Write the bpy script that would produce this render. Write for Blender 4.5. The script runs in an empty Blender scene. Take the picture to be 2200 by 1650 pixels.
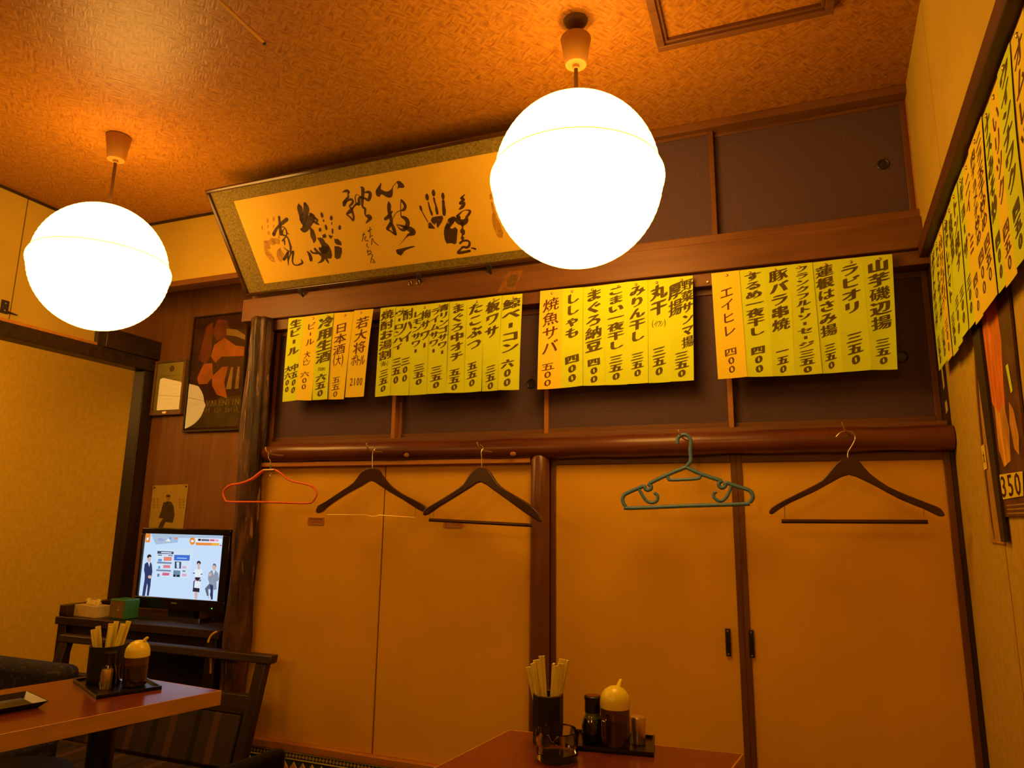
import bpy, bmesh, math, random
from mathutils import Vector, Matrix
random.seed(11)
sc = bpy.context.scene
COL = sc.collection

# ---------------------------------------------------------------- camera, world, exposure
H = 1.15                      # eye height above the floor
camd = bpy.data.cameras.new('camera')
camd.sensor_width = 36.0
camd.lens = 24.005
camd.clip_start = 0.02
cam = bpy.data.objects.new('camera', camd)
COL.objects.link(cam)
CAM = [[0.935282, 0.05563, 0.349503], [0.353665, -0.183076, -0.917281], [0.012957, 0.981524, -0.190902]]
_m = Matrix(CAM).to_4x4()
_m.translation = (0, 0, H)
cam.matrix_world = _m
sc.camera = cam

world = bpy.data.worlds.new('world')
sc.world = world
world.use_nodes = True
world.node_tree.nodes['Background'].inputs[0].default_value = (1.0, 0.5, 0.14, 1)
world.node_tree.nodes['Background'].inputs[1].default_value = 0.012
vs = sc.view_settings
vs.view_transform = 'Standard'
vs.look = 'None'
vs.gamma = 1.0
vs.use_curve_mapping = False
vs.exposure = 0.0
cy = sc.cycles
cy.max_bounces = 6
cy.diffuse_bounces = 3
cy.glossy_bounces = 3
cy.transmission_bounces = 6
cy.transparent_max_bounces = 8
cy.caustics_reflective = False
cy.caustics_refractive = False
cy.adaptive_threshold = 0.08
LAMP_COLOR = (1.0, 0.47, 0.082, 1)
LAMP_POWER = 12.5

# ---------------------------------------------------------------- traced drawing data (metres / millimetres on the objects themselves)
INK=[('p', [(773.7, 359.2), (777.5, 357.5), (770.3, 345.1), (767.4, 337.6), (775.2, 331.9), (787.5, 325.5), (796.9, 326.3), (808.9, 331.2), (818.1, 339.9), (826.6, 346.4), (836.0, 351.7), (838.1, 350.2), (825.6, 343.2), (817.5, 335.5), (812.0, 318.3), (806.3, 306.7), (799.5, 302.0), (791.8, 302.3), (782.4, 305.8), (774.2, 312.7), (766.8, 318.4), (760.2, 318.3), (755.6, 312.1), (747.8, 312.6), (741.9, 318.8), (742.1, 329.0), (747.1, 338.5), (757.5, 346.0)]), ('p', [(836.0, 351.7), (843.6, 355.6), (853.2, 353.4), (861.5, 343.2), (865.5, 333.7), (859.8, 327.8), (848.4, 329.6), (839.8, 330.9), (829.9, 325.7), (836.8, 333.6), (840.7, 342.0), (838.7, 347.9)]), ('s', [(784.3, 287.2, 6.4), (782.9, 277.0, 15.4), (776.7, 259.4, 14.8), (774.8, 241.1, 14.2), (774.1, 222.4, 14.3), (771.1, 208.7, 13.0), (774.2, 189.3, 15.0), (775.4, 167.7, 11.1)]), ('s', [(787.5, 252.0, 6.4), (775.5, 243.3, 9.7), (761.8, 233.6, 13.0), (751.0, 229.2, 11.7)]), ('s', [(767.3, 209.3, 13.0), (756.0, 199.0, 13.1), (747.0, 191.9, 9.8), (758.5, 182.0, 6.5), (772.5, 166.9, 6.6)]), ('s', [(837.0, 290.7, 1.9), (840.1, 282.3, 9.6), (846.1, 269.9, 11.5), (844.5, 258.7, 11.5), (834.3, 251.0, 10.3), (823.7, 250.3, 3.9), (808.5, 247.8, 2.6), (791.8, 236.3, 2.6), (779.2, 221.7, 1.9)]), ('s', [(836.7, 289.6, 3.2), (829.1, 270.2, 3.2), (823.0, 248.0, 3.9), (819.2, 230.0, 5.2), (827.4, 224.2, 12.9), (837.2, 213.5, 17.7), (836.8, 199.5, 17.8), (826.4, 186.9, 14.6), (813.5, 179.2, 13.0), (801.5, 183.2, 7.2), (794.2, 193.7, 3.3), (790.3, 202.5, 1.9)]), ('s', [(790.3, 202.5, 1.9), (805.8, 196.8, 6.5), (823.9, 187.2, 14.6), (839.4, 178.0, 21.4), (848.9, 166.1, 25.9), (839.0, 159.1, 13.0), (828.2, 158.2, 9.8), (815.2, 150.4, 3.9), (794.9, 136.3, 2.0), (774.5, 122.1, 0.7)]), ('p', [(757.7, 107.2), (762.7, 110.2), (776.3, 110.9), (798.4, 112.9), (822.9, 114.6), (836.1, 114.6), (842.9, 110.8), (826.2, 108.1), (806.5, 104.6), (791.5, 99.2), (782.2, 90.6), (773.5, 84.4), (766.4, 87.7), (757.9, 95.0)]), ('s', [(606.3, 351.0, 2.0), (616.8, 353.3, 7.8), (627.6, 353.0, 11.0), (634.4, 347.8, 8.4), (627.7, 341.9, 6.5), (626.3, 332.9, 7.8), (614.1, 323.1, 10.4), (602.8, 313.1, 16.4), (596.4, 304.6, 13.1)]), ('s', [(602.3, 313.1, 9.8), (621.1, 319.7, 8.5), (634.8, 319.9, 9.8), (638.6, 311.2, 9.1), (628.5, 302.2, 8.5), (617.8, 296.7, 5.9), (626.0, 287.3, 7.2), (643.3, 297.7, 7.2), (655.2, 300.6, 11.1), (660.9, 297.4, 11.1), (665.8, 315.3, 11.0), (675.3, 323.1, 7.8)]), ('s', [(625.6, 286.2, 11.1), (611.1, 276.5, 13.8), (596.1, 269.1, 6.6), (606.9, 256.9, 6.6), (615.1, 242.5, 7.9), (622.6, 258.2, 9.2), (622.4, 277.2, 11.2)]), ('s', [(649.0, 306.2, 3.9), (652.7, 324.2, 4.5), (661.6, 334.4, 2.6), (668.6, 331.1, 2.6), (676.5, 322.9, 2.6)]), ('s', [(688.6, 357.8, 3.9), (694.4, 351.2, 15.4), (690.8, 336.9, 13.5), (683.4, 319.6, 12.9), (676.1, 302.1, 11.0), (672.0, 286.4, 7.8), (680.0, 278.2, 9.1), (675.4, 264.8, 8.5), (674.2, 253.2, 6.5), (686.0, 247.9, 17.7), (692.2, 242.3, 13.1), (681.7, 235.5, 11.2), (664.5, 224.8, 2.6)]), ('s', [(694.6, 336.3, 3.2), (710.4, 335.7, 9.6), (719.6, 331.3, 12.9), (715.5, 319.3, 13.5), (703.4, 307.3, 11.6), (690.4, 316.2, 7.8), (677.6, 318.2, 6.5)]), ('s', [(678.1, 208.6, 3.0), (672.5, 196.1, 3.0), (674.6, 186.2, 3.0)]), ('s', [(662.6, 195.1, 3.0), (681.9, 199.7, 3.0)]), ('s', [(668.6, 196.7, 3.0), (667.6, 189.6, 3.0)]), ('s', [(671.2, 184.3, 3.0), (664.4, 168.2, 3.0)]), ('s', [(664.7, 173.0, 3.0), (679.4, 175.9, 3.0)]), ('s', [(671.5, 164.8, 3.0), (662.4, 141.6, 3.0)]), ('s', [(675.5, 164.3, 3.0), (675.0, 154.6, 3.0), (689.3, 135.6, 3.0)]), ('s', [(644.8, 191.5, 3.0), (627.0, 159.7, 3.0)]), ('s', [(636.3, 182.9, 3.0), (648.1, 185.0, 3.0)]), ('s', [(641.5, 173.7, 3.0), (640.1, 161.7, 3.0), (653.0, 158.7, 3.0)]), ('s', [(648.4, 177.6, 3.0), (645.2, 168.3, 3.0)]), ('s', [(645.4, 148.7, 3.0), (639.9, 140.8, 3.0), (646.8, 132.5, 3.0)]), ('s', [(638.7, 124.9, 3.0), (634.1, 103.2, 3.0)]), ('s', [(633.6, 118.2, 3.0), (647.8, 118.8, 3.0)]), ('s', [(647.2, 121.4, 3.0), (651.5, 113.4, 3.0), (637.6, 105.2, 3.0)]), ('s', [(646.4, 106.6, 3.0), (654.1, 100.7, 3.0), (644.2, 91.9, 3.0)]), ('s', [(643.4, 89.5, 3.0), (635.1, 73.0, 3.0)]), ('s', [(645.3, 86.8, 3.0), (653.1, 80.8, 3.0), (643.1, 72.0, 3.0)]), ('s', [(655.5, 75.5, 3.0), (650.4, 68.6, 3.0)]), ('s', [(295.7, 301.6, 10.6), (291.1, 287.9, 10.6), (285.6, 269.4, 12.2), (281.6, 254.5, 13.3), (276.0, 235.8, 15.0)]), ('s', [(327.1, 288.5, 14.8), (300.4, 277.0, 14.8), (277.5, 266.7, 10.6), (258.0, 253.8, 11.8), (242.0, 238.4, 15.0)]), ('s', [(289.9, 263.0, 3.7), (302.3, 259.4, 5.3), (306.4, 247.2, 6.4), (304.0, 235.9, 6.4), (298.0, 227.0, 5.3), (281.9, 233.0, 8.0), (292.2, 249.2, 4.3), (300.0, 253.9, 3.7)]), ('s', [(308.0, 234.4, 5.3), (313.1, 229.8, 2.1)]), ('s', [(271.7, 208.9, 6.4), (290.5, 220.1, 5.4), (300.1, 220.8, 5.3), (302.1, 208.8, 8.0), (301.0, 189.3, 9.7), (299.6, 177.6, 10.8), (289.6, 159.0, 4.3)]), ('s', [(281.4, 209.6, 8.0), (276.6, 192.5, 5.4)]), ('s', [(268.5, 181.6, 2.7), (276.8, 170.6, 4.3), (290.1, 162.9, 4.3)]), ('s', [(279.6, 160.3, 10.8), (257.4, 141.0, 12.0), (247.4, 134.2, 10.9)]), ('s', [(275.8, 156.8, 9.2), (267.7, 131.7, 8.2), (259.2, 108.4, 2.2)]), ('s', [(270.0, 131.4, 4.4), (291.4, 154.8, 7.0), (305.7, 160.9, 9.2), (296.4, 144.2, 9.2), (286.3, 125.3, 8.1), (285.3, 111.3, 6.5), (296.4, 103.9, 5.4), (315.9, 105.6, 8.1), (330.1, 111.9, 9.7), (328.1, 124.2, 3.8)]), ('s', [(401.4, 337.0, 5.2), (402.1, 324.8, 23.4), (397.4, 304.9, 20.8), (394.6, 292.2, 15.7), (392.0, 277.4, 18.3)]), ('s', [(430.6, 334.5, 12.9), (430.2, 317.0, 25.9), (417.6, 296.4, 23.4), (402.7, 281.6, 28.7), (394.1, 265.7, 21.0), (395.1, 254.2, 5.3)]), ('s', [(440.1, 291.3, 15.6), (440.9, 281.8, 33.8), (419.7, 262.1, 31.4), (399.7, 245.9, 28.9), (385.4, 238.3, 23.7), (376.4, 241.4, 10.6)]), ('s', [(450.7, 278.5, 10.4), (459.9, 267.8, 10.4), (460.3, 263.0, 7.8)]), ('s', [(438.8, 265.1, 5.2), (451.5, 257.7, 13.0), (461.4, 248.7, 5.2)]), ('s', [(418.3, 241.4, 7.9), (421.8, 227.5, 18.4), (419.0, 208.7, 23.7), (418.3, 195.3, 18.5), (412.1, 182.5, 4.2)]), ('s', [(436.9, 196.7, 5.3), (449.0, 187.3, 23.7), (454.1, 171.2, 23.8), (462.0, 156.6, 29.1), (441.3, 149.5, 31.8), (431.9, 154.6, 15.9)]), ('s', [(408.1, 157.7, 10.6), (416.1, 142.9, 13.3), (427.6, 131.6, 13.3), (432.0, 119.2, 16.0), (420.4, 106.8, 10.7), (399.6, 100.4, 2.1)]), ('s', [(439.2, 120.3, 5.3), (445.7, 107.6, 10.7), (448.0, 95.4, 5.3)]), ('s', [(369.2, 151.8, 5.4), (374.6, 142.2, 13.4), (375.3, 126.3, 16.1), (372.6, 116.7, 13.4)]), ('s', [(386.7, 152.6, 8.0), (391.4, 144.1, 8.0), (410.3, 139.7, 8.0)]), ('p', [(494.9, 281.7), (493.3, 276.2), (490.4, 272.0), (487.0, 270.4), (483.9, 271.8), (482.0, 275.8), (481.8, 281.3), (483.4, 286.9), (486.3, 291.0), (489.8, 292.6), (492.9, 291.2), (494.7, 287.3)]), ('p', [(531.6, 264.2), (529.0, 259.7), (525.3, 256.7), (521.5, 255.9), (518.6, 257.6), (517.5, 261.3), (518.3, 266.1), (520.9, 270.5), (524.6, 273.5), (528.4, 274.3), (531.2, 272.6), (532.4, 268.9)]), ('p', [(554.7, 223.5), (552.1, 219.0), (548.4, 215.9), (544.7, 215.1), (541.8, 216.8), (540.6, 220.6), (541.4, 225.3), (544.0, 229.9), (547.7, 232.9), (551.5, 233.7), (554.3, 232.0), (555.5, 228.3)]), ('p', [(465.4, 227.3), (463.0, 223.4), (459.6, 220.8), (456.0, 220.2), (453.2, 221.7), (452.0, 224.9), (452.7, 229.0), (455.1, 232.9), (458.5, 235.5), (462.1, 236.1), (464.9, 234.6), (466.1, 231.4)]), ('p', [(491.7, 259.5), (490.1, 256.8), (487.9, 254.9), (485.7, 254.4), (484.1, 255.4), (483.6, 257.7), (484.1, 260.6), (485.7, 263.4), (487.9, 265.3), (490.1, 265.8), (491.7, 264.7), (492.3, 262.5)]), ('p', [(494.6, 233.8), (493.1, 228.1), (490.5, 223.9), (487.5, 222.3), (484.8, 223.6), (483.2, 227.7), (483.2, 233.3), (484.6, 239.0), (487.3, 243.2), (490.3, 244.8), (493.0, 243.4), (494.5, 239.4)]), ('p', [(516.0, 214.7), (513.4, 209.2), (510.3, 205.3), (507.6, 204.0), (506.1, 205.8), (506.1, 210.1), (507.6, 215.8), (510.3, 221.3), (513.3, 225.2), (516.0, 226.4), (517.5, 224.6), (517.5, 220.3)]), ('p', [(521.9, 244.0), (520.5, 241.4), (518.9, 239.6), (517.4, 239.0), (516.4, 239.9), (516.2, 242.0), (516.9, 244.7), (518.2, 247.4), (519.9, 249.2), (521.4, 249.7), (522.4, 248.8), (522.5, 246.8)]), ('p', [(461.0, 206.9), (475.8, 210.6), (479.4, 202.5), (473.8, 193.7), (458.9, 195.7)]), ('p', [(489.2, 205.0), (500.5, 199.7), (508.2, 196.7), (493.6, 187.2), (489.3, 193.5)]), ('p', [(508.4, 185.2), (525.2, 183.0), (535.2, 168.2), (531.6, 155.3), (512.9, 161.6), (505.1, 170.3)]), ('p', [(499.2, 157.6), (515.1, 155.5), (529.3, 145.9), (524.3, 129.1), (508.7, 107.7), (492.0, 104.8), (483.7, 112.7)]), ('p', [(457.7, 163.0), (475.5, 162.6), (479.2, 142.7), (476.5, 123.5), (467.3, 110.9), (445.7, 113.5), (433.4, 128.9), (426.9, 153.3), (444.1, 156.9)]), ('p', [(949.0, 282.1), (947.2, 275.7), (943.9, 271.1), (940.1, 269.5), (936.7, 271.3), (934.6, 276.0), (934.4, 282.5), (936.2, 288.8), (939.5, 293.4), (943.3, 295.0), (946.7, 293.2), (948.8, 288.5)]), ('p', [(977.7, 292.1), (975.8, 286.0), (972.4, 281.6), (968.6, 280.2), (965.2, 282.0), (963.3, 286.7), (963.4, 293.0), (965.4, 299.1), (968.7, 303.4), (972.6, 304.9), (975.9, 303.0), (977.8, 298.4)]), ('p', [(1010.2, 276.0), (1008.3, 269.5), (1005.2, 264.9), (1001.6, 263.3), (998.6, 265.2), (996.9, 270.1), (997.1, 276.7), (999.0, 283.2), (1002.1, 287.8), (1005.7, 289.3), (1008.6, 287.4), (1010.3, 282.5)]), ('p', [(910.9, 247.2), (910.6, 241.4), (909.1, 236.9), (906.6, 235.0), (904.0, 236.2), (901.8, 240.2), (900.8, 245.9), (901.1, 251.7), (902.7, 256.2), (905.1, 258.0), (907.7, 256.8), (909.9, 252.9)]), ('s', [(941.5, 263.2, 4.9), (940.8, 240.5, 7.3), (942.6, 226.2, 8.8), (943.0, 217.3, 7.4)]), ('s', [(967.1, 275.0, 7.3), (966.2, 261.3, 7.3), (967.5, 248.9, 5.8), (966.1, 233.3, 11.2), (965.1, 219.4, 9.8)]), ('s', [(1000.1, 258.8, 11.1), (996.7, 242.8, 11.2), (994.4, 227.4, 14.6), (990.8, 212.2, 12.2)]), ('s', [(906.8, 234.9, 3.4), (911.3, 220.1, 3.9), (919.6, 193.9, 3.5)]), ('s', [(1088.1, 269.5, 2.4), (1070.1, 257.7, 9.6), (1080.5, 254.4, 10.5), (1062.2, 241.8, 9.6)]), ('s', [(1061.7, 240.1, 7.2), (1078.9, 241.0, 9.6), (1068.2, 228.8, 12.0), (1055.1, 222.1, 5.8)]), ('s', [(1039.3, 198.2, 9.7), (1062.1, 212.4, 3.4), (1079.8, 215.0, 3.4), (1093.4, 209.5, 8.7), (1085.0, 198.6, 9.6), (1075.6, 191.3, 9.7), (1070.7, 179.7, 17.0), (1055.7, 173.0, 21.9), (1037.2, 182.7, 21.9), (1045.8, 193.8, 12.1)]), ('s', [(1007.3, 186.0, 19.5), (1023.9, 190.7, 19.5)]), ('s', [(1015.9, 182.2, 14.7), (1003.4, 171.5, 12.3), (991.2, 162.5, 14.8)]), ('s', [(1052.5, 168.2, 17.0), (1049.0, 154.5, 4.9), (1046.3, 144.2, 19.6), (1045.5, 133.6, 14.7), (1040.9, 127.0, 4.9), (1039.5, 118.2, 14.8), (1036.4, 109.6, 4.9)]), ('s', [(1025.2, 100.2, 8.9), (1036.4, 106.0, 7.4), (1053.9, 106.4, 7.4), (1062.5, 98.9, 8.4), (1058.5, 86.8, 9.9), (1047.4, 81.0, 8.9), (1032.8, 84.7, 8.4), (1018.7, 75.6, 7.5), (1006.5, 66.1, 10.0), (1027.8, 65.2, 10.9), (1055.5, 67.2, 9.9)]), ('s', [(1065.6, 76.8, 4.9), (1079.6, 71.4, 7.4)]), ('p', [(941.5, 208.6), (965.3, 209.7), (982.3, 208.1), (983.7, 199.1), (974.3, 186.2), (953.5, 167.7), (950.2, 169.9), (951.3, 187.7), (943.2, 179.9), (934.3, 190.1), (932.9, 199.2)]), ('p', [(919.1, 188.6), (929.1, 192.6), (937.9, 175.2), (941.2, 165.8), (924.3, 169.0), (915.0, 171.2)]), ('p', [(994.9, 183.3), (1000.5, 175.4), (1000.6, 161.2), (1009.0, 156.4), (1022.0, 161.8), (1028.6, 150.2), (1022.2, 133.1), (1011.1, 102.1), (1003.3, 98.6), (991.2, 104.7), (971.8, 105.4), (968.5, 122.3), (970.5, 143.8), (979.5, 165.9)])]
FADE=[('p', [(203.8, 273.0), (201.3, 268.5), (198.6, 265.3), (196.4, 264.2), (195.2, 265.7), (195.5, 269.3), (197.1, 273.9), (199.5, 278.5), (202.3, 281.7), (204.5, 282.6), (205.6, 281.2), (205.4, 277.7)]), ('p', [(241.0, 295.0), (238.2, 290.0), (234.8, 286.6), (231.8, 285.6), (229.9, 287.3), (229.7, 291.2), (231.3, 296.3), (234.1, 301.2), (237.5, 304.6), (240.5, 305.6), (242.3, 303.9), (242.5, 300.0)]), ('p', [(272.4, 296.3), (269.7, 291.9), (266.4, 288.8), (263.2, 288.0), (261.1, 289.6), (260.6, 293.1), (261.9, 297.8), (264.5, 302.2), (267.9, 305.2), (271.0, 306.1), (273.1, 304.5), (273.6, 300.9)]), ('p', [(231.0, 273.1), (229.1, 269.5), (227.1, 266.9), (225.6, 266.1), (224.9, 267.2), (225.3, 270.0), (226.6, 273.7), (228.5, 277.4), (230.5, 279.9), (232.0, 280.8), (232.7, 279.6), (232.3, 276.8)]), ('p', [(226.5, 246.4), (223.9, 242.3), (220.6, 239.6), (217.3, 238.8), (215.0, 240.3), (214.3, 243.7), (215.3, 247.9), (217.9, 252.0), (221.3, 254.8), (224.5, 255.5), (226.8, 254.0), (227.6, 250.7)]), ('p', [(257.2, 269.5), (254.9, 265.0), (252.7, 261.7), (251.0, 260.6), (250.4, 262.0), (251.1, 265.5), (252.7, 270.1), (255.0, 274.6), (257.3, 277.9), (258.9, 278.9), (259.5, 277.6), (258.8, 274.1)]), ('p', [(267.2, 227.2), (264.7, 222.6), (261.8, 219.4), (259.3, 218.4), (257.8, 219.9), (257.8, 223.5), (259.3, 228.3), (261.8, 232.8), (264.7, 236.0), (267.2, 237.0), (268.6, 235.5), (268.7, 231.9)]), ('p', [(183.1, 220.6), (209.9, 219.1), (225.2, 226.9), (251.2, 221.5), (262.5, 212.1), (252.0, 195.7), (240.2, 201.2), (219.0, 196.0), (208.7, 205.3), (201.9, 184.2), (188.3, 186.0), (172.4, 188.0)]), ('p', [(172.4, 188.0), (189.8, 183.8), (196.8, 166.8), (204.5, 145.6), (199.3, 127.9), (184.9, 133.8), (173.3, 151.5), (169.4, 170.3)]), ('p', [(230.3, 172.6), (249.5, 184.1), (252.5, 171.7), (258.5, 155.0), (249.8, 139.9), (228.9, 124.3), (220.2, 137.6), (221.6, 157.6)]), ('p', [(1186.9, 246.9), (1185.1, 241.9), (1182.5, 238.5), (1179.9, 237.5), (1177.9, 239.2), (1177.1, 243.1), (1177.7, 248.3), (1179.5, 253.2), (1182.1, 256.6), (1184.7, 257.6), (1186.6, 255.9), (1187.4, 252.0)]), ('p', [(1178.0, 229.6), (1182.8, 230.6), (1185.4, 191.0), (1187.9, 170.0), (1195.0, 144.8), (1199.5, 116.2), (1191.6, 97.9), (1177.2, 99.8), (1170.0, 116.7), (1166.3, 148.8), (1167.5, 169.5), (1175.7, 192.4)])]
GREEN=[[(-0.2663, 1.3757), (-0.2659, 1.3881), (-0.2594, 1.3984), (-0.2481, 1.4032), (-0.2361, 1.3998), (-0.2275, 1.3871), (-0.2271, 1.3706), (-0.2297, 1.3542), (-0.2283, 1.3377), (-0.2299, 1.3214), (-0.2393, 1.3093), (-0.2435, 1.3032)], [(-0.2435, 1.3042), (-0.3008, 1.2813), (-0.3549, 1.255), (-0.3499, 1.2488), (-0.3501, 1.2405), (-0.3595, 1.2354), (-0.3677, 1.2395), (-0.3716, 1.2478), (-0.3884, 1.2417), (-0.4266, 1.2251), (-0.4374, 1.2137), (-0.4376, 1.2013), (-0.4305, 1.1869), (-0.4169, 1.1808), (-0.2396, 1.1892), (-0.0816, 1.1951), (-0.0683, 1.199), (-0.0584, 1.2107), (-0.0578, 1.2224), (-0.0665, 1.2351), (-0.0924, 1.2439), (-0.1129, 1.2509), (-0.1317, 1.2569), (-0.1321, 1.248), (-0.142, 1.2421), (-0.1504, 1.2481), (-0.149, 1.258), (-0.1449, 1.263), (-0.1987, 1.2824), (-0.2435, 1.3042)], [(-0.2998, 1.2803), (-0.297, 1.271), (-0.287, 1.2659), (-0.2129, 1.2694), (-0.2038, 1.2754), (-0.1987, 1.2814)], [(-0.3874, 1.2396), (-0.3745, 1.2159), (-0.3624, 1.2016), (-0.3481, 1.1976), (-0.3357, 1.2017), (-0.3303, 1.2119), (-0.3331, 1.2221), (-0.3412, 1.2272)], [(-0.1149, 1.2489), (-0.1236, 1.2263), (-0.1338, 1.2105), (-0.1475, 1.2035), (-0.1608, 1.2084), (-0.1671, 1.2183), (-0.1638, 1.2282), (-0.1569, 1.2302)]]
PINK=[[(-1.8231, 1.3118), (-1.8404, 1.3028), (-1.8705, 1.2829), (-1.9015, 1.2702), (-1.9401, 1.2612), (-1.975, 1.2576), (-1.9974, 1.2466), (-2.0101, 1.2336), (-2.0096, 1.2188), (-1.9993, 1.2022), (-1.9793, 1.193), (-1.8473, 1.1928), (-1.713, 1.1907), (-1.609, 1.1895), (-1.5883, 1.1966), (-1.5749, 1.2141), (-1.5729, 1.228), (-1.5881, 1.2456), (-1.6103, 1.2562), (-1.6497, 1.2635), (-1.6874, 1.2708), (-1.7148, 1.2817), (-1.7385, 1.2982), (-1.7643, 1.3111), (-1.7712, 1.313)], [(-1.8243, 1.3121), (-1.7717, 1.313)], [(-1.7926, 1.3132), (-1.7933, 1.3315), (-1.7961, 1.348), (-1.8049, 1.3574), (-1.8075, 1.3722), (-1.8018, 1.3831), (-1.7952, 1.3848)], [(-1.792, 1.3205), (-1.7934, 1.3324)], [(-1.792, 1.3069), (-1.7955, 1.2969), (-1.7906, 1.2923), (-1.7866, 1.2977), (-1.7902, 1.3068)]]
W1=[[(-1.5621, 1.1606), (-1.5563, 1.1785), (-1.5286, 1.1936), (-1.4672, 1.2324), (-1.42, 1.262), (-1.3942, 1.2944), (-1.3742, 1.309), (-1.3503, 1.3129), (-1.326, 1.3085), (-1.3042, 1.2848), (-1.2756, 1.2555), (-1.2274, 1.2265), (-1.1739, 1.2038), (-1.1344, 1.1871), (-1.1147, 1.1732), (-1.1175, 1.1637), (-1.1467, 1.1729), (-1.2132, 1.2065), (-1.2745, 1.2352), (-1.3163, 1.2585), (-1.3513, 1.2722), (-1.3915, 1.253), (-1.4525, 1.2235), (-1.5069, 1.1907), (-1.5272, 1.1758), (-1.544, 1.1608), (-1.5559, 1.1559)], [(-1.3488, 1.3117), (-1.3508, 1.3444), (-1.3505, 1.3742), (-1.3409, 1.3859), (-1.3487, 1.401)]]
W1B=[[(-1.5289, 1.1787), (-1.5252, 1.1491), (-1.3643, 1.1497), (-1.3367, 1.1443), (-1.31, 1.1498), (-1.1615, 1.143), (-1.1599, 1.1813)]]
W2=[[(-1.1077, 1.1535), (-1.1021, 1.1701), (-1.0745, 1.1868), (-1.0079, 1.2255), (-0.9661, 1.2556), (-0.9428, 1.2911), (-0.9191, 1.3056), (-0.8951, 1.3053), (-0.874, 1.2904), (-0.8528, 1.2605), (-0.8232, 1.2362), (-0.7769, 1.2123), (-0.7257, 1.1837), (-0.7033, 1.1631), (-0.6894, 1.1401), (-0.6949, 1.1374), (-0.7424, 1.1627), (-0.7996, 1.1991), (-0.8582, 1.2363), (-0.9061, 1.2635), (-0.9417, 1.2473), (-1.0073, 1.2091), (-1.0557, 1.1814), (-1.0921, 1.1564)], [(-0.9059, 1.3044), (-0.9066, 1.3346), (-0.9084, 1.3622), (-0.9015, 1.3742), (-0.9138, 1.3872)]]
W2B=[[(-1.0741, 1.1758), (-1.0738, 1.1364)], [(-0.7312, 1.1654), (-0.7337, 1.1239)], [(-1.0882, 1.1362), (-0.7225, 1.1241)]]
W3=[[(-0.0134, 1.1698), (-0.006, 1.1842), (0.0278, 1.2045), (0.0942, 1.2389), (0.1326, 1.2615), (0.161, 1.2954), (0.1834, 1.3179), (0.2018, 1.3233), (0.2219, 1.3173), (0.238, 1.2945), (0.2564, 1.2719), (0.2937, 1.2413), (0.3404, 1.2167), (0.3863, 1.1953), (0.4066, 1.1848), (0.4145, 1.1689), (0.405, 1.1678), (0.3714, 1.1872), (0.3206, 1.2112), (0.2644, 1.2469), (0.2356, 1.2637), (0.1986, 1.2791), (0.1586, 1.2614), (0.1096, 1.2332), (0.0438, 1.2017), (0.0102, 1.1815), (-0.0069, 1.1687)], [(0.2002, 1.3222), (0.2015, 1.3404), (0.2121, 1.3573), (0.2223, 1.377), (0.2197, 1.3914), (0.2074, 1.3999), (0.1891, 1.3982), (0.174, 1.3841)]]
W3B=[[(0.0269, 1.1902), (0.0255, 1.1475)], [(0.3716, 1.1899), (0.3682, 1.1513)], [(0.0163, 1.1474), (0.3776, 1.151)]]
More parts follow.
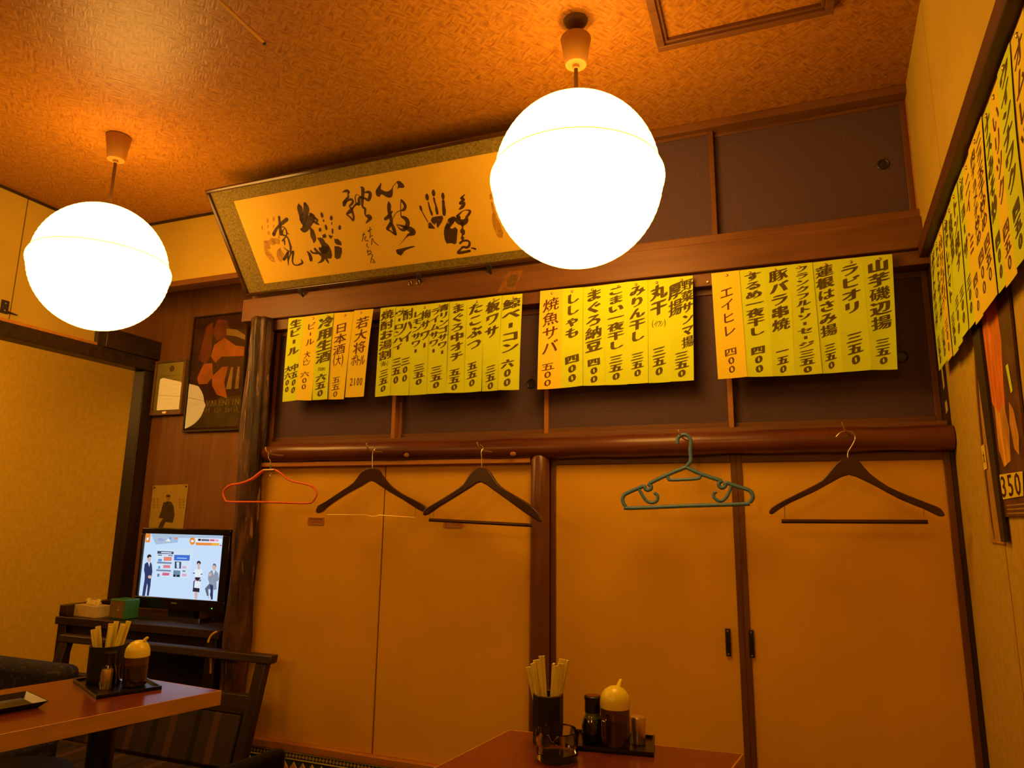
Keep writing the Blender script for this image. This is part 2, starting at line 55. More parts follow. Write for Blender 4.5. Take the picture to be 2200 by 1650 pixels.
STRIPS=[[(-1.832, 1.9426), (-1.7547, 1.9414), (-1.7574, 1.5947), (-1.8251, 1.5913)], [(-1.7547, 1.9414), (-1.6821, 1.9424), (-1.6823, 1.5893), (-1.7563, 1.5947)], [(-1.6821, 1.9424), (-1.6108, 1.9434), (-1.6104, 1.5914), (-1.6825, 1.5911)], [(-1.6108, 1.9434), (-1.5167, 1.9411), (-1.5374, 1.5887), (-1.6104, 1.5914)], [(-1.5148, 1.9448), (-1.4272, 1.9429), (-1.4455, 1.5942), (-1.5293, 1.5947)], [(-1.3936, 1.9424), (-1.3273, 1.9424), (-1.3281, 1.5919), (-1.3927, 1.5889)], [(-1.3273, 1.9424), (-1.2499, 1.9385), (-1.2495, 1.5888), (-1.3281, 1.5919)], [(-1.2499, 1.9385), (-1.1722, 1.938), (-1.1718, 1.5893), (-1.2495, 1.5888)], [(-1.1722, 1.938), (-1.0972, 1.9377), (-1.0938, 1.5896), (-1.1718, 1.5893)], [(-1.0972, 1.9377), (-1.0225, 1.9373), (-1.0202, 1.5866), (-1.0938, 1.5896)], [(-1.0225, 1.9373), (-0.9506, 1.9388), (-0.9546, 1.5883), (-1.0202, 1.5866)], [(-0.9506, 1.9388), (-0.8846, 1.9407), (-0.891, 1.5891), (-0.9546, 1.5883)], [(-0.8846, 1.9407), (-0.8063, 1.9395), (-0.812, 1.5857), (-0.891, 1.5891)], [(-0.7384, 1.9418), (-0.6548, 1.9404), (-0.658, 1.5832), (-0.7441, 1.5829)], [(-0.6548, 1.9404), (-0.5806, 1.9381), (-0.5817, 1.5878), (-0.658, 1.5832)], [(-0.5806, 1.9381), (-0.504, 1.939), (-0.5077, 1.5861), (-0.5817, 1.5878)], [(-0.504, 1.939), (-0.4274, 1.9404), (-0.4315, 1.5845), (-0.5077, 1.5861)], [(-0.4274, 1.9404), (-0.3567, 1.9393), (-0.3631, 1.585), (-0.4315, 1.5845)], [(-0.3567, 1.9393), (-0.2848, 1.9389), (-0.2927, 1.5848), (-0.3631, 1.585)], [(-0.2848, 1.9389), (-0.2095, 1.9382), (-0.218, 1.585), (-0.2927, 1.5848)], [(-0.1505, 1.9377), (-0.0639, 1.9385), (-0.0565, 1.5866), (-0.1438, 1.5837)], [(-0.0639, 1.9385), (0.0149, 1.939), (0.0184, 1.5836), (-0.0565, 1.5866)], [(0.0149, 1.939), (0.0889, 1.9386), (0.0793, 1.5828), (0.0184, 1.5836)], [(0.0889, 1.9386), (0.1519, 1.9384), (0.1557, 1.5838), (0.0793, 1.5828)], [(0.1519, 1.9384), (0.2163, 1.9395), (0.2115, 1.5846), (0.1557, 1.5838)], [(0.2163, 1.9395), (0.2932, 1.9387), (0.2884, 1.5867), (0.2115, 1.5846)], [(0.2932, 1.9387), (0.3718, 1.9375), (0.3557, 1.5838), (0.2884, 1.5867)]]
TVPIC=[('grey', [(0.072, 0.994), (0.997, 0.996), (0.995, 0.944), (0.429, 0.946), (0.429, 0.869), (0.149, 0.826)]), ('orange', [(0.0, 0.996), (0.064, 0.998), (0.066, 0.856), (0.007, 0.858)]), ('white', [(0.02, 0.929), (0.051, 0.934), (0.041, 0.888), (0.018, 0.887)]), ('violet', [(0.173, 0.926), (0.246, 0.924), (0.243, 0.887), (0.169, 0.893)]), ('white', [(0.27, 0.88), (0.305, 0.934), (0.336, 0.882)]), ('blue', [(0.317, 0.947), (0.347, 0.944), (0.34, 0.919), (0.313, 0.926)]), ('coral', [(0.383, 0.949), (0.422, 0.946), (0.418, 0.917), (0.379, 0.923)]), ('sky', [(0.387, 0.904), (0.423, 0.901), (0.416, 0.872), (0.383, 0.877)]), ('orange', [(0.648, 0.901), (0.646, 0.87), (0.635, 0.848), (0.618, 0.839), (0.6, 0.847), (0.586, 0.868), (0.578, 0.898), (0.581, 0.929), (0.592, 0.951), (0.609, 0.96), (0.627, 0.953), (0.641, 0.931)]), ('white', [(0.634, 0.9), (0.632, 0.89), (0.625, 0.882), (0.615, 0.879), (0.605, 0.881), (0.597, 0.888), (0.593, 0.899), (0.595, 0.909), (0.602, 0.917), (0.612, 0.92), (0.622, 0.918), (0.63, 0.911)]), ('white', [(0.647, 0.953), (0.973, 0.951), (0.965, 0.884), (0.653, 0.889)]), ('ink', [(0.683, 0.94), (0.718, 0.939), (0.718, 0.905), (0.683, 0.906)]), ('slate', [(0.725, 0.938), (0.822, 0.937), (0.821, 0.905), (0.724, 0.905)]), ('magenta', [(0.828, 0.937), (0.887, 0.938), (0.887, 0.906), (0.828, 0.907)]), ('pink', [(0.894, 0.937), (0.937, 0.936), (0.934, 0.906), (0.893, 0.907)]), ('orange', [(0.657, 0.878), (0.947, 0.881), (0.941, 0.841), (0.664, 0.838)]), ('yellow', [(0.855, 0.877), (0.947, 0.881), (0.932, 0.842), (0.857, 0.842)]), ('magenta', [(0.955, 0.856), (0.983, 0.853), (0.981, 0.837), (0.953, 0.84)]), ('pale', [(0.162, 0.76), (0.622, 0.763), (0.623, 0.317), (0.184, 0.312)]), ('navy', [(0.182, 0.724), (0.393, 0.721), (0.393, 0.68), (0.182, 0.679)]), ('white', [(0.233, 0.71), (0.365, 0.707), (0.363, 0.691), (0.231, 0.693)]), ('slate', [(0.194, 0.667), (0.247, 0.665), (0.245, 0.649), (0.192, 0.65)]), ('slate', [(0.329, 0.665), (0.385, 0.663), (0.383, 0.649), (0.327, 0.651)]), ('coral', [(0.273, 0.634), (0.375, 0.635), (0.377, 0.576), (0.276, 0.569)]), ('steel', [(0.194, 0.552), (0.382, 0.552), (0.381, 0.527), (0.193, 0.525)]), ('rose', [(0.278, 0.504), (0.367, 0.505), (0.367, 0.46), (0.279, 0.457)]), ('steel', [(0.192, 0.43), (0.383, 0.429), (0.384, 0.405), (0.195, 0.404)]), ('magenta', [(0.279, 0.383), (0.367, 0.384), (0.365, 0.344), (0.277, 0.338)]), ('blue', [(0.203, 0.598), (0.25, 0.6), (0.253, 0.56), (0.204, 0.557)]), ('blue', [(0.214, 0.484), (0.24, 0.486), (0.241, 0.441), (0.215, 0.44)]), ('steel', [(0.212, 0.362), (0.242, 0.364), (0.243, 0.316), (0.213, 0.314)]), ('royal', [(0.404, 0.672), (0.603, 0.678), (0.604, 0.59), (0.408, 0.584)]), ('sky', [(0.443, 0.634), (0.569, 0.632), (0.567, 0.616), (0.443, 0.614)]), ('navy', [(0.419, 0.568), (0.503, 0.568), (0.506, 0.46), (0.426, 0.46)]), ('pale', [(0.443, 0.557), (0.478, 0.559), (0.484, 0.463), (0.454, 0.465)]), ('steel', [(0.415, 0.431), (0.503, 0.428), (0.505, 0.329), (0.418, 0.327)]), ('ink', [(0.421, 0.367), (0.447, 0.361), (0.444, 0.329), (0.418, 0.327)]), ('ink', [(0.466, 0.362), (0.499, 0.36), (0.501, 0.33), (0.463, 0.33)]), ('pink', [(0.522, 0.501), (0.573, 0.5), (0.573, 0.468), (0.522, 0.465)]), ('steel', [(0.531, 0.438), (0.566, 0.436), (0.565, 0.412), (0.529, 0.414)]), ('pink', [(0.529, 0.382), (0.586, 0.382), (0.586, 0.346), (0.529, 0.342)]), ('skin', [(0.11, 0.593), (0.109, 0.568), (0.101, 0.549), (0.088, 0.541), (0.074, 0.547), (0.063, 0.565), (0.057, 0.591), (0.058, 0.616), (0.066, 0.635), (0.079, 0.643), (0.093, 0.636), (0.104, 0.618)]), ('ink', [(0.053, 0.623), (0.064, 0.657), (0.09, 0.666), (0.112, 0.643), (0.111, 0.618), (0.087, 0.625), (0.066, 0.599)]), ('suit', [(0.065, 0.537), (0.034, 0.507), (0.033, 0.417), (0.051, 0.336), (0.056, 0.255), (0.05, 0.141), (0.047, 0.0), (0.084, 0.003), (0.092, 0.16), (0.094, 0.201), (0.105, 0.161), (0.107, 0.005), (0.133, 0.007), (0.141, 0.164), (0.139, 0.293), (0.146, 0.391), (0.129, 0.504), (0.109, 0.54), (0.09, 0.526)]), ('white', [(0.074, 0.538), (0.102, 0.539), (0.099, 0.461)]), ('skin', [(0.14, 0.305), (0.139, 0.292), (0.131, 0.282), (0.12, 0.278), (0.109, 0.281), (0.1, 0.29), (0.095, 0.302), (0.097, 0.315), (0.104, 0.325), (0.115, 0.33), (0.127, 0.327), (0.136, 0.318)]), ('ink', [(0.748, 0.563), (0.746, 0.545), (0.738, 0.532), (0.726, 0.527), (0.713, 0.531), (0.703, 0.543), (0.698, 0.56), (0.7, 0.578), (0.708, 0.591), (0.72, 0.596), (0.733, 0.592), (0.743, 0.58)]), ('skin', [(0.742, 0.533), (0.741, 0.517), (0.735, 0.505), (0.727, 0.501), (0.718, 0.504), (0.71, 0.516), (0.707, 0.531), (0.708, 0.547), (0.713, 0.559), (0.722, 0.564), (0.731, 0.56), (0.738, 0.549)]), ('skin', [(0.715, 0.504), (0.74, 0.505), (0.749, 0.467), (0.715, 0.465)]), ('white', [(0.681, 0.463), (0.768, 0.468), (0.78, 0.39), (0.759, 0.345), (0.697, 0.341), (0.673, 0.399)]), ('ink', [(0.663, 0.412), (0.687, 0.404), (0.687, 0.39), (0.667, 0.395)]), ('ink', [(0.758, 0.396), (0.783, 0.402), (0.775, 0.382), (0.756, 0.387)]), ('ink', [(0.697, 0.341), (0.759, 0.341), (0.77, 0.281), (0.689, 0.282)]), ('skin', [(0.685, 0.329), (0.714, 0.291), (0.739, 0.285), (0.763, 0.342), (0.767, 0.326), (0.744, 0.266), (0.712, 0.268), (0.684, 0.313)]), ('white', [(0.69, 0.278), (0.764, 0.279), (0.766, 0.182), (0.688, 0.18)]), ('suit', [(0.68, 0.281), (0.695, 0.282), (0.695, 0.176), (0.682, 0.179)]), ('ink', [(0.682, 0.179), (0.763, 0.174), (0.764, 0.114), (0.682, 0.119)]), ('skin', [(0.706, 0.111), (0.747, 0.113), (0.744, 0.005), (0.718, 0.007)]), ('skin', [(0.941, 0.513), (0.939, 0.488), (0.932, 0.47), (0.92, 0.463), (0.907, 0.469), (0.897, 0.486), (0.892, 0.51), (0.893, 0.534), (0.901, 0.553), (0.913, 0.56), (0.925, 0.554), (0.936, 0.537)]), ('slate', [(0.893, 0.538), (0.903, 0.563), (0.928, 0.563), (0.939, 0.532), (0.935, 0.509), (0.927, 0.535)]), ('jacket', [(0.881, 0.455), (0.935, 0.462), (0.972, 0.417), (0.986, 0.317), (0.96, 0.292), (0.969, 0.177), (0.934, 0.159), (0.908, 0.25), (0.877, 0.256), (0.854, 0.324), (0.856, 0.41)]), ('white', [(0.902, 0.456), (0.93, 0.457), (0.919, 0.391)]), ('skin', [(0.859, 0.41), (0.889, 0.42), (0.89, 0.373), (0.863, 0.368)]), ('slate', [(0.877, 0.256), (0.918, 0.243), (0.896, 0.172), (0.869, 0.17), (0.883, 0.063), (0.861, 0.069), (0.828, 0.175)]), ('suit', [(0.885, 0.237), (0.925, 0.228), (0.935, 0.021), (0.896, 0.01), (0.884, 0.048), (0.9, 0.126)]), ('white', [(0.886, 0.125), (0.901, 0.065), (0.913, 0.027), (0.896, 0.007), (0.885, 0.079)])]
FBL=[-2.0524, 2.205, 2.058];FTL=[-2.0524, 1.9277, 2.4157]
# ---------------------------------------------------------------- helpers
def wloc(o):
    v = Vector((0, 0, 0))
    while o is not None:
        v += o.location
        o = o.parent
    return v


def tag(o, label=None, cat=None, group=None, kind=None):
    if label: o['label'] = label
    if cat: o['category'] = cat
    if group: o['group'] = group
    if kind: o['kind'] = kind
    return o


def thing(name, loc, label, cat, group=None, kind=None):
    o = bpy.data.objects.new(name, None)
    o.empty_display_size = 0.05
    COL.objects.link(o)
    o.location = loc
    return tag(o, label, cat, group, kind)


class MB:
    def __init__(self):
        self.v = []
        self.f = []

    def add(self, vs, fs):
        n = len(self.v)
        self.v += [Vector(p) for p in vs]
        self.f += [tuple(i + n for i in f) for f in fs]
        return self

    def hexa(self, p):            # bottom 4 ccw, top 4 ccw
        return self.add(p, [(3, 2, 1, 0), (4, 5, 6, 7), (0, 1, 5, 4), (1, 2, 6, 5), (2, 3, 7, 6), (3, 0, 4, 7)])

    def box(self, x0, x1, y0, y1, z0, z1):
        return self.hexa([(x0, y0, z0), (x1, y0, z0), (x1, y1, z0), (x0, y1, z0), (x0, y0, z1), (x1, y0, z1), (x1, y1, z1), (x0, y1, z1)])

    def tube(self, path, r, n=8, closed=False):
        P = [Vector(p) for p in path]
        R = r if isinstance(r, (list, tuple)) else [r] * len(P)
        m = len(P)
        T = []
        for i in range(m):
            if closed:
                t = P[(i + 1) % m] - P[i - 1]
            else:
                t = P[min(i + 1, m - 1)] - P[max(i - 1, 0)]
            T.append(t.normalized())
        a = Vector((0, 0, 1)) if abs(T[0].z) < 0.9 else Vector((0, 1, 0))
        nrm = (a - T[0] * a.dot(T[0])).normalized()
        vs, fs = [], []
        for i in range(m):
            nrm = (nrm - T[i] * nrm.dot(T[i])).normalized()
            b = T[i].cross(nrm)
            for k in range(n):
                an = 2 * math.pi * k / n
                vs.append(P[i] + (nrm * math.cos(an) + b * math.sin(an)) * R[i])
        for i in range(m if closed else m - 1):
            for k in range(n):
                j = (i + 1) % m
                fs.append((i * n + k, i * n + (k + 1) % n, j * n + (k + 1) % n, j * n + k))
        if not closed:
            fs.append(tuple(range(n - 1, -1, -1)))
            fs.append(tuple((m - 1) * n + k for k in range(n)))
        return self.add(vs, fs)

    def lathe(self, prof, cx, cy, n=24, rot=0.0, cap=True):
        vs, fs = [], []
        for r, z in prof:
            for k in range(n):
                a = 2 * math.pi * k / n + rot
                vs.append((cx + r * math.cos(a), cy + r * math.sin(a), z))
        m = len(prof)
        for i in range(m - 1):
            for k in range(n):
                fs.append((i * n + k, i * n + (k + 1) % n, (i + 1) * n + (k + 1) % n, (i + 1) * n + k))
        if cap:
            fs.append(tuple(range(n - 1, -1, -1)))
            fs.append(tuple((m - 1) * n + k for k in range(n)))
        return self.add(vs, fs)

    def prism(self, pts, d):      # pts: planar 3d outline, d: extrusion vector
        n = len(pts)
        d = Vector(d)
        a = [Vector(p) for p in pts]
        return self.add(a + [p + d for p in a], [tuple(range(n))[::-1], tuple(range(n, 2 * n))] + [(i, (i + 1) % n, n + (i + 1) % n, n + i) for i in range(n)])

    def poly(self, pts):
        return self.add(pts, [tuple(range(len(pts)))])

    def build(self, name, mat, parent=None, smooth=False, bevel=0.0, seg=2, tri=False, fix=True):
        off = wloc(parent) if parent is not None else None
        if off is None:
            xs = [p.x for p in self.v]; ys = [p.y for p in self.v]; zs = [p.z for p in self.v]
            off = Vector(((min(xs) + max(xs)) / 2, (min(ys) + max(ys)) / 2, min(zs)))
            loc = off
        else:
            loc = Vector((0, 0, 0))
        me = bpy.data.meshes.new(name)
        me.from_pydata([p - off for p in self.v], [], self.f)
        if fix or tri:
            bm = bmesh.new()
            bm.from_mesh(me)
            if fix:
                bmesh.ops.recalc_face_normals(bm, faces=bm.faces)
            if tri:
                bmesh.ops.triangulate(bm, faces=[f for f in bm.faces if len(f.verts) > 4])
            bm.to_mesh(me)
            bm.free()
        if smooth:
            me.shade_smooth()
            me.set_sharp_from_angle(angle=math.radians(40))
        if mat is not None:
            me.materials.append(mat)
        o = bpy.data.objects.new(name, me)
        COL.objects.link(o)
        o.location = loc
        if parent is not None:
            o.parent = parent
        if bevel:
            md = o.modifiers.new('bevel', 'BEVEL')
            md.width = bevel
            md.segments = seg
            md.limit_method = 'ANGLE'
            md.angle_limit = math.radians(50)
            if not smooth:
                me.shade_smooth()
                me.set_sharp_from_angle(angle=math.radians(35))
        return o


def smooth_path(pts, k=4, closed=False):
    P = [Vector(p) for p in pts]
    n = len(P)
    out = []
    rng = range(n) if closed else range(n - 1)
    for i in rng:
        p0 = P[i - 1] if (closed or i > 0) else P[0]
        p1 = P[i]
        p2 = P[(i + 1) % n]
        p3 = P[(i + 2) % n] if (closed or i + 2 < n) else P[n - 1]
        for j in range(k):
            t = j / k
            out.append(0.5 * ((2 * p1) + (p2 - p0) * t + (2 * p0 - 5 * p1 + 4 * p2 - p3) * t * t + (3 * p1 - p0 - 3 * p2 + p3) * t ** 3))
    if not closed:
        out.append(P[-1])
    return out


def stroke_mesh(mb, pts, mapf, k=3):
    """brush stroke: ribbon with changing width and round ends; pts (x, y, w)"""
    P = smooth_path([(a, b, c) for a, b, c in pts], k) if len(pts) > 2 else [Vector(p) for p in pts]
    L, R = [], []
    for i, p in enumerate(P):
        a = P[max(i - 1, 0)]
        b = P[min(i + 1, len(P) - 1)]
        t = Vector((b.x - a.x, b.y - a.y))
        if t.length < 1e-9: t = Vector((1, 0))
        t.normalize()
        w = max(p.z, 0.5) / 2
        L.append((p.x - t.y * w, p.y + t.x * w))
        R.append((p.x + t.y * w, p.y - t.x * w))
    n = len(P)
    mb.add([mapf(*q) for q in L + R], [(i, i + 1, n + i + 1, n + i) for i in range(n - 1)])
    for p in (P[0], P[-1]):
        w = max(p.z, 0.5) / 2
        mb.poly([mapf(p.x + w * math.cos(t * math.pi / 4), p.y + w * math.sin(t * math.pi / 4)) for t in range(8)])


# ---------------------------------------------------------------- materials
MATS = {}


def nodes_of(name):
    m = bpy.data.materials.new(name)
    m.use_nodes = True
    nt = m.node_tree
    return m, nt, nt.nodes['Principled BSDF']


def plain(name, col, rough=0.6, spec=0.3, var=0.12, scale=6.0, bump=0.0, metal=0.0, stretch=(1, 1, 1), coat=0.0, detail=4, raw=False):
    """base colour with procedural mottling"""
    if name in MATS: return MATS[name]
    col = (col[0], col[1], col[2] * (1.0 if metal or raw else 0.4))
    m, nt, p = nodes_of(name)
    N, L = nt.nodes, nt.links
    tc = N.new('ShaderNodeTexCoord')
    mp = N.new('ShaderNodeMapping')
    mp.inputs['Scale'].default_value = stretch
    L.new(tc.outputs['Object'], mp.inputs[0])
    nz = N.new('ShaderNodeTexNoise')
    nz.inputs['Scale'].default_value = scale
    nz.inputs['Detail'].default_value = detail
    L.new(mp.outputs[0], nz.inputs['Vector'])
    rp = N.new('ShaderNodeValToRGB')
    rp.color_ramp.elements[0].position = 0.3
    rp.color_ramp.elements[1].position = 0.7
    rp.color_ramp.elements[0].color = [max(0, c * (1 - var)) for c in col] + [1]
    rp.color_ramp.elements[1].color = [min(1, c * (1 + var)) for c in col] + [1]
    L.new(nz.outputs['Fac'], rp.inputs[0])
    L.new(rp.outputs[0], p.inputs['Base Color'])
    p.inputs['Roughness'].default_value = rough
    p.inputs['Specular IOR Level'].default_value = spec
    p.inputs['Metallic'].default_value = metal
    p.inputs['Coat Weight'].default_value = coat
    p.inputs['Coat Roughness'].default_value = 0.15
    if bump:
        bp = N.new('ShaderNodeBump')
        bp.inputs['Strength'].default_value = bump
        bp.inputs['Distance'].default_value = 0.01
        L.new(nz.outputs['Fac'], bp.inputs['Height'])
        L.new(bp.outputs[0], p.inputs['Normal'])
    MATS[name] = m
    return m


def wood(name, dark, light, axis='x', scale=1.0, rough=0.45, spec=0.35, bump=0.15, streak=14.0):
    """wood grain running along axis"""
    if name in MATS: return MATS[name]
    dark, light = [(c[0], c[1], c[2] * 0.5) for c in (dark, light)]
    m, nt, p = nodes_of(name)
    N, L = nt.nodes, nt.links
    tc = N.new('ShaderNodeTexCoord')
    mp = N.new('ShaderNodeMapping')
    s = {'x': (1, streak, streak), 'y': (streak, 1, streak), 'z': (streak, streak, 1)}[axis]
    mp.inputs['Scale'].default_value = [a * scale for a in s]
    L.new(tc.outputs['Object'], mp.inputs[0])
    n1 = N.new('ShaderNodeTexNoise')
    n1.inputs['Scale'].default_value = 2.2
    n1.inputs['Detail'].default_value = 7
    n1.inputs['Distortion'].default_value = 0.6
    L.new(mp.outputs[0], n1.inputs['Vector'])
    n2 = N.new('ShaderNodeTexNoise')
    n2.inputs['Scale'].default_value = 3.0
    n2.inputs['Detail'].default_value = 3
    L.new(tc.outputs['Object'], n2.inputs['Vector'])
    mx = N.new('ShaderNodeMath')
    mx.operation = 'MULTIPLY_ADD'
    mx.inputs[1].default_value = 0.45
    L.new(n2.outputs['Fac'], mx.inputs[0])
    mm = N.new('ShaderNodeMath')
    mm.operation = 'MULTIPLY'
    mm.inputs[1].default_value = 0.6
    L.new(n1.outputs['Fac'], mm.inputs[0])
    L.new(mm.outputs[0], mx.inputs[2])
    rp = N.new('ShaderNodeValToRGB')
    rp.color_ramp.elements[0].position = 0.38
    rp.color_ramp.elements[1].position = 0.68
    rp.color_ramp.elements[0].color = list(dark) + [1]
    rp.color_ramp.elements[1].color = list(light) + [1]
    L.new(mx.outputs[0], rp.inputs[0])
    L.new(rp.outputs[0], p.inputs['Base Color'])
    p.inputs['Roughness'].default_value = rough
    p.inputs['Specular IOR Level'].default_value = spec
    bp = N.new('ShaderNodeBump')
    bp.inputs['Strength'].default_value = bump
    bp.inputs['Distance'].default_value = 0.004
    L.new(n1.outputs['Fac'], bp.inputs['Height'])
    L.new(bp.outputs[0], p.inputs['Normal'])
    MATS[name] = m
    return m


def woven(name, dark, light, rough=0.38):
    """ajiro ceiling: short bamboo slips woven in two directions"""
    m, nt, p = nodes_of(name)
    N, L = nt.nodes, nt.links
    tc = N.new('ShaderNodeTexCoord')
    rot = N.new('ShaderNodeMapping')
    rot.inputs['Rotation'].default_value = (0, 0, math.radians(38))
    L.new(tc.outputs['Object'], rot.inputs[0])
    outs = []
    for s in ((30, 130, 1), (130, 30, 1)):
        mp = N.new('ShaderNodeMapping')
        mp.inputs['Scale'].default_value = s
        L.new(rot.outputs[0], mp.inputs[0])
        nz = N.new('ShaderNodeTexNoise')
        nz.inputs['Scale'].default_value = 1.0
        nz.inputs['Detail'].default_value = 2
        L.new(mp.outputs[0], nz.inputs['Vector'])
        outs.append(nz)
    cn = N.new('ShaderNodeTexNoise')
    cn.inputs['Scale'].default_value = 48.0
    cn.inputs['Detail'].default_value = 0
    L.new(rot.outputs[0], cn.inputs['Vector'])
    ck = N.new('ShaderNodeMath')
    ck.operation = 'GREATER_THAN'
    ck.inputs[1].default_value = 0.5
    L.new(cn.outputs['Fac'], ck.inputs[0])
    mx = N.new('ShaderNodeMix')
    L.new(ck.outputs[0], mx.inputs[0])
    L.new(outs[0].outputs['Fac'], mx.inputs[2])
    L.new(outs[1].outputs['Fac'], mx.inputs[3])
    rp = N.new('ShaderNodeValToRGB')
    rp.color_ramp.elements[0].position = 0.28
    rp.color_ramp.elements[1].position = 0.62
    rp.color_ramp.elements[0].color = list(dark) + [1]
    rp.color_ramp.elements[1].color = list(light) + [1]
    L.new(mx.outputs[0], rp.inputs[0])
    L.new(rp.outputs[0], p.inputs['Base Color'])
    p.inputs['Roughness'].default_value = rough
    p.inputs['Specular IOR Level'].default_value = 0.4
    bp = N.new('ShaderNodeBump')
    bp.inputs['Strength'].default_value = 0.35
    bp.inputs['Distance'].default_value = 0.004
    L.new(mx.outputs[0], bp.inputs['Height'])
    L.new(bp.outputs[0], p.inputs['Normal'])
    return m


def emit(name, col, strength):
    if name in MATS: return MATS[name]
    m, nt, p = nodes_of(name)
    p.inputs['Base Color'].default_value = (0.02, 0.02, 0.02, 1)
    p.inputs['Emission Color'].default_value = list(col)[:3] + [1]
    p.inputs['Emission Strength'].default_value = strength
    p.inputs['Roughness'].default_value = 0.4
    MATS[name] = m
    return m


def glazing(name, ior=1.5, tint=(1, 1, 1)):
    """thin picture glass: see-through with a Fresnel mirror"""
    m = bpy.data.materials.new(name)
    m.use_nodes = True
    nt = m.node_tree
    N, L = nt.nodes, nt.links
    N.remove(N['Principled BSDF'])
    fr = N.new('ShaderNodeFresnel'); fr.inputs[0].default_value = ior
    tr = N.new('ShaderNodeBsdfTransparent'); tr.inputs[0].default_value = list(tint) + [1]
    gl = N.new('ShaderNodeBsdfGlossy'); gl.inputs['Roughness'].default_value = 0.01
    mx = N.new('ShaderNodeMixShader')
    L.new(fr.outputs[0], mx.inputs[0]); L.new(tr.outputs[0], mx.inputs[1]); L.new(gl.outputs[0], mx.inputs[2])
    L.new(mx.outputs[0], N['Material Output'].inputs[0])
    return m


def glass(name, col=(1, 1, 1), rough=0.0, ior=1.45):
    m, nt, p = nodes_of(name)
    p.inputs['Base Color'].default_value = list(col) + [1]
    p.inputs['Transmission Weight'].default_value = 1.0
    p.inputs['Roughness'].default_value = rough
    p.inputs['IOR'].default_value = ior
    return m


def stripes(name):
    m, nt, p = nodes_of(name)
    N, L = nt.nodes, nt.links
    tc = N.new('ShaderNodeTexCoord')
    sp = N.new('ShaderNodeSeparateXYZ'); L.new(tc.outputs['Object'], sp.inputs[0])
    mu = N.new('ShaderNodeMath'); mu.operation = 'MULTIPLY'; mu.inputs[1].default_value = 5.2
    L.new(sp.outputs[0], mu.inputs[0])
    fc = N.new('ShaderNodeMath'); fc.operation = 'FRACT'; L.new(mu.outputs[0], fc.inputs[0])
    rp = N.new('ShaderNodeValToRGB'); rp.color_ramp.interpolation = 'CONSTANT'
    e = rp.color_ramp.elements
    e[0].position = 0.0; e[0].color = (0.040, 0.024, 0.020, 1)
    e[1].position = 0.36; e[1].color = (0.012, 0.010, 0.009, 1)
    for pos, c in ((0.5, (0.040, 0.024, 0.020, 1)), (0.78, (0.10, 0.046, 0.034, 1)), (0.93, (0.036, 0.022, 0.018, 1))):
        q = e.new(pos); q.color = c
    L.new(fc.outputs[0], rp.inputs[0]); L.new(rp.outputs[0], p.inputs['Base Color'])
    wv = N.new('ShaderNodeTexWave'); wv.bands_direction = 'Z'; wv.inputs['Scale'].default_value = 120
    L.new(tc.outputs['Object'], wv.inputs['Vector'])
    bp = N.new('ShaderNodeBump'); bp.inputs['Strength'].default_value = 0.4; bp.inputs['Distance'].default_value = 0.002
    L.new(wv.outputs['Fac'], bp.inputs['Height']); L.new(bp.outputs[0], p.inputs['Normal'])
    p.inputs['Roughness'].default_value = 0.9
    return m


def speckle(name, base, dot, scale=90, thr=0.62):
    m, nt, p = nodes_of(name)
    N, L = nt.nodes, nt.links
    tc = N.new('ShaderNodeTexCoord')
    nz = N.new('ShaderNodeTexNoise'); nz.inputs['Scale'].default_value = scale; nz.inputs['Detail'].default_value = 2
    L.new(tc.outputs['Object'], nz.inputs['Vector'])
    rp = N.new('ShaderNodeValToRGB')
    rp.color_ramp.elements[0].position = thr - 0.04; rp.color_ramp.elements[1].position = thr + 0.04
    rp.color_ramp.elements[0].color = list(base) + [1]; rp.color_ramp.elements[1].color = list(dot) + [1]
    L.new(nz.outputs['Fac'], rp.inputs[0]); L.new(rp.outputs[0], p.inputs['Base Color'])
    p.inputs['Roughness'].default_value = 0.85
    return m


CREAM = plain('cream_plaster', (0.50, 0.35, 0.10), 0.75, 0.2, 0.06, 5)
TAN = plain('tan_wallpaper', (0.54, 0.37, 0.09), 0.8, 0.15, 0.09, 40)
CLOSET = plain('closet_paper', (0.74, 0.415, 0.03), 0.6, 0.3, 0.07, 3.5, detail=8)
BEAM = wood('beam_wood', (0.11, 0.042, 0.026), (0.19, 0.078, 0.042), 'x')
BEAMD = wood('frame_wood_up', (0.11, 0.042, 0.026), (0.18, 0.072, 0.04), 'z')
DARK = wood('dark_wood', (0.022, 0.014, 0.011), (0.05, 0.028, 0.020), 'z', rough=0.4)
DARKX = wood('dark_wood_x', (0.024, 0.015, 0.011), (0.055, 0.03, 0.021), 'x', rough=0.4)
ORANGE_WOOD = wood('orange_wood', (0.42, 0.17, 0.055), (0.55, 0.24, 0.08), 'x')
STILE = wood('light_stile', (0.30, 0.12, 0.045), (0.40, 0.17, 0.065), 'z')
LOGX = wood('log_wood', (0.075, 0.020, 0.018), (0.17, 0.050, 0.034), 'x', rough=0.3, spec=0.5, bump=0.1, streak=9)
LOGZ = wood('post_wood', (0.09, 0.026, 0.024), (0.20, 0.075, 0.045), 'z', rough=0.32, spec=0.5, bump=0.1, streak=9)
FUSUMA = plain('dark_sliding_paper', (0.095, 0.058, 0.075), 0.8, 0.15, 0.14, 160, raw=True)
PANELING = wood('alcove_plywood', (0.21, 0.085, 0.040), (0.33, 0.145, 0.065), 'z', scale=1.2, rough=0.5, streak=12)
CEIL = woven('woven_bamboo', (0.22, 0.078, 0.008), (0.43, 0.188, 0.018))
BRASS = plain('brass', (0.62, 0.42, 0.16), 0.35, 0.5, 0.1, 40, metal=0.8)
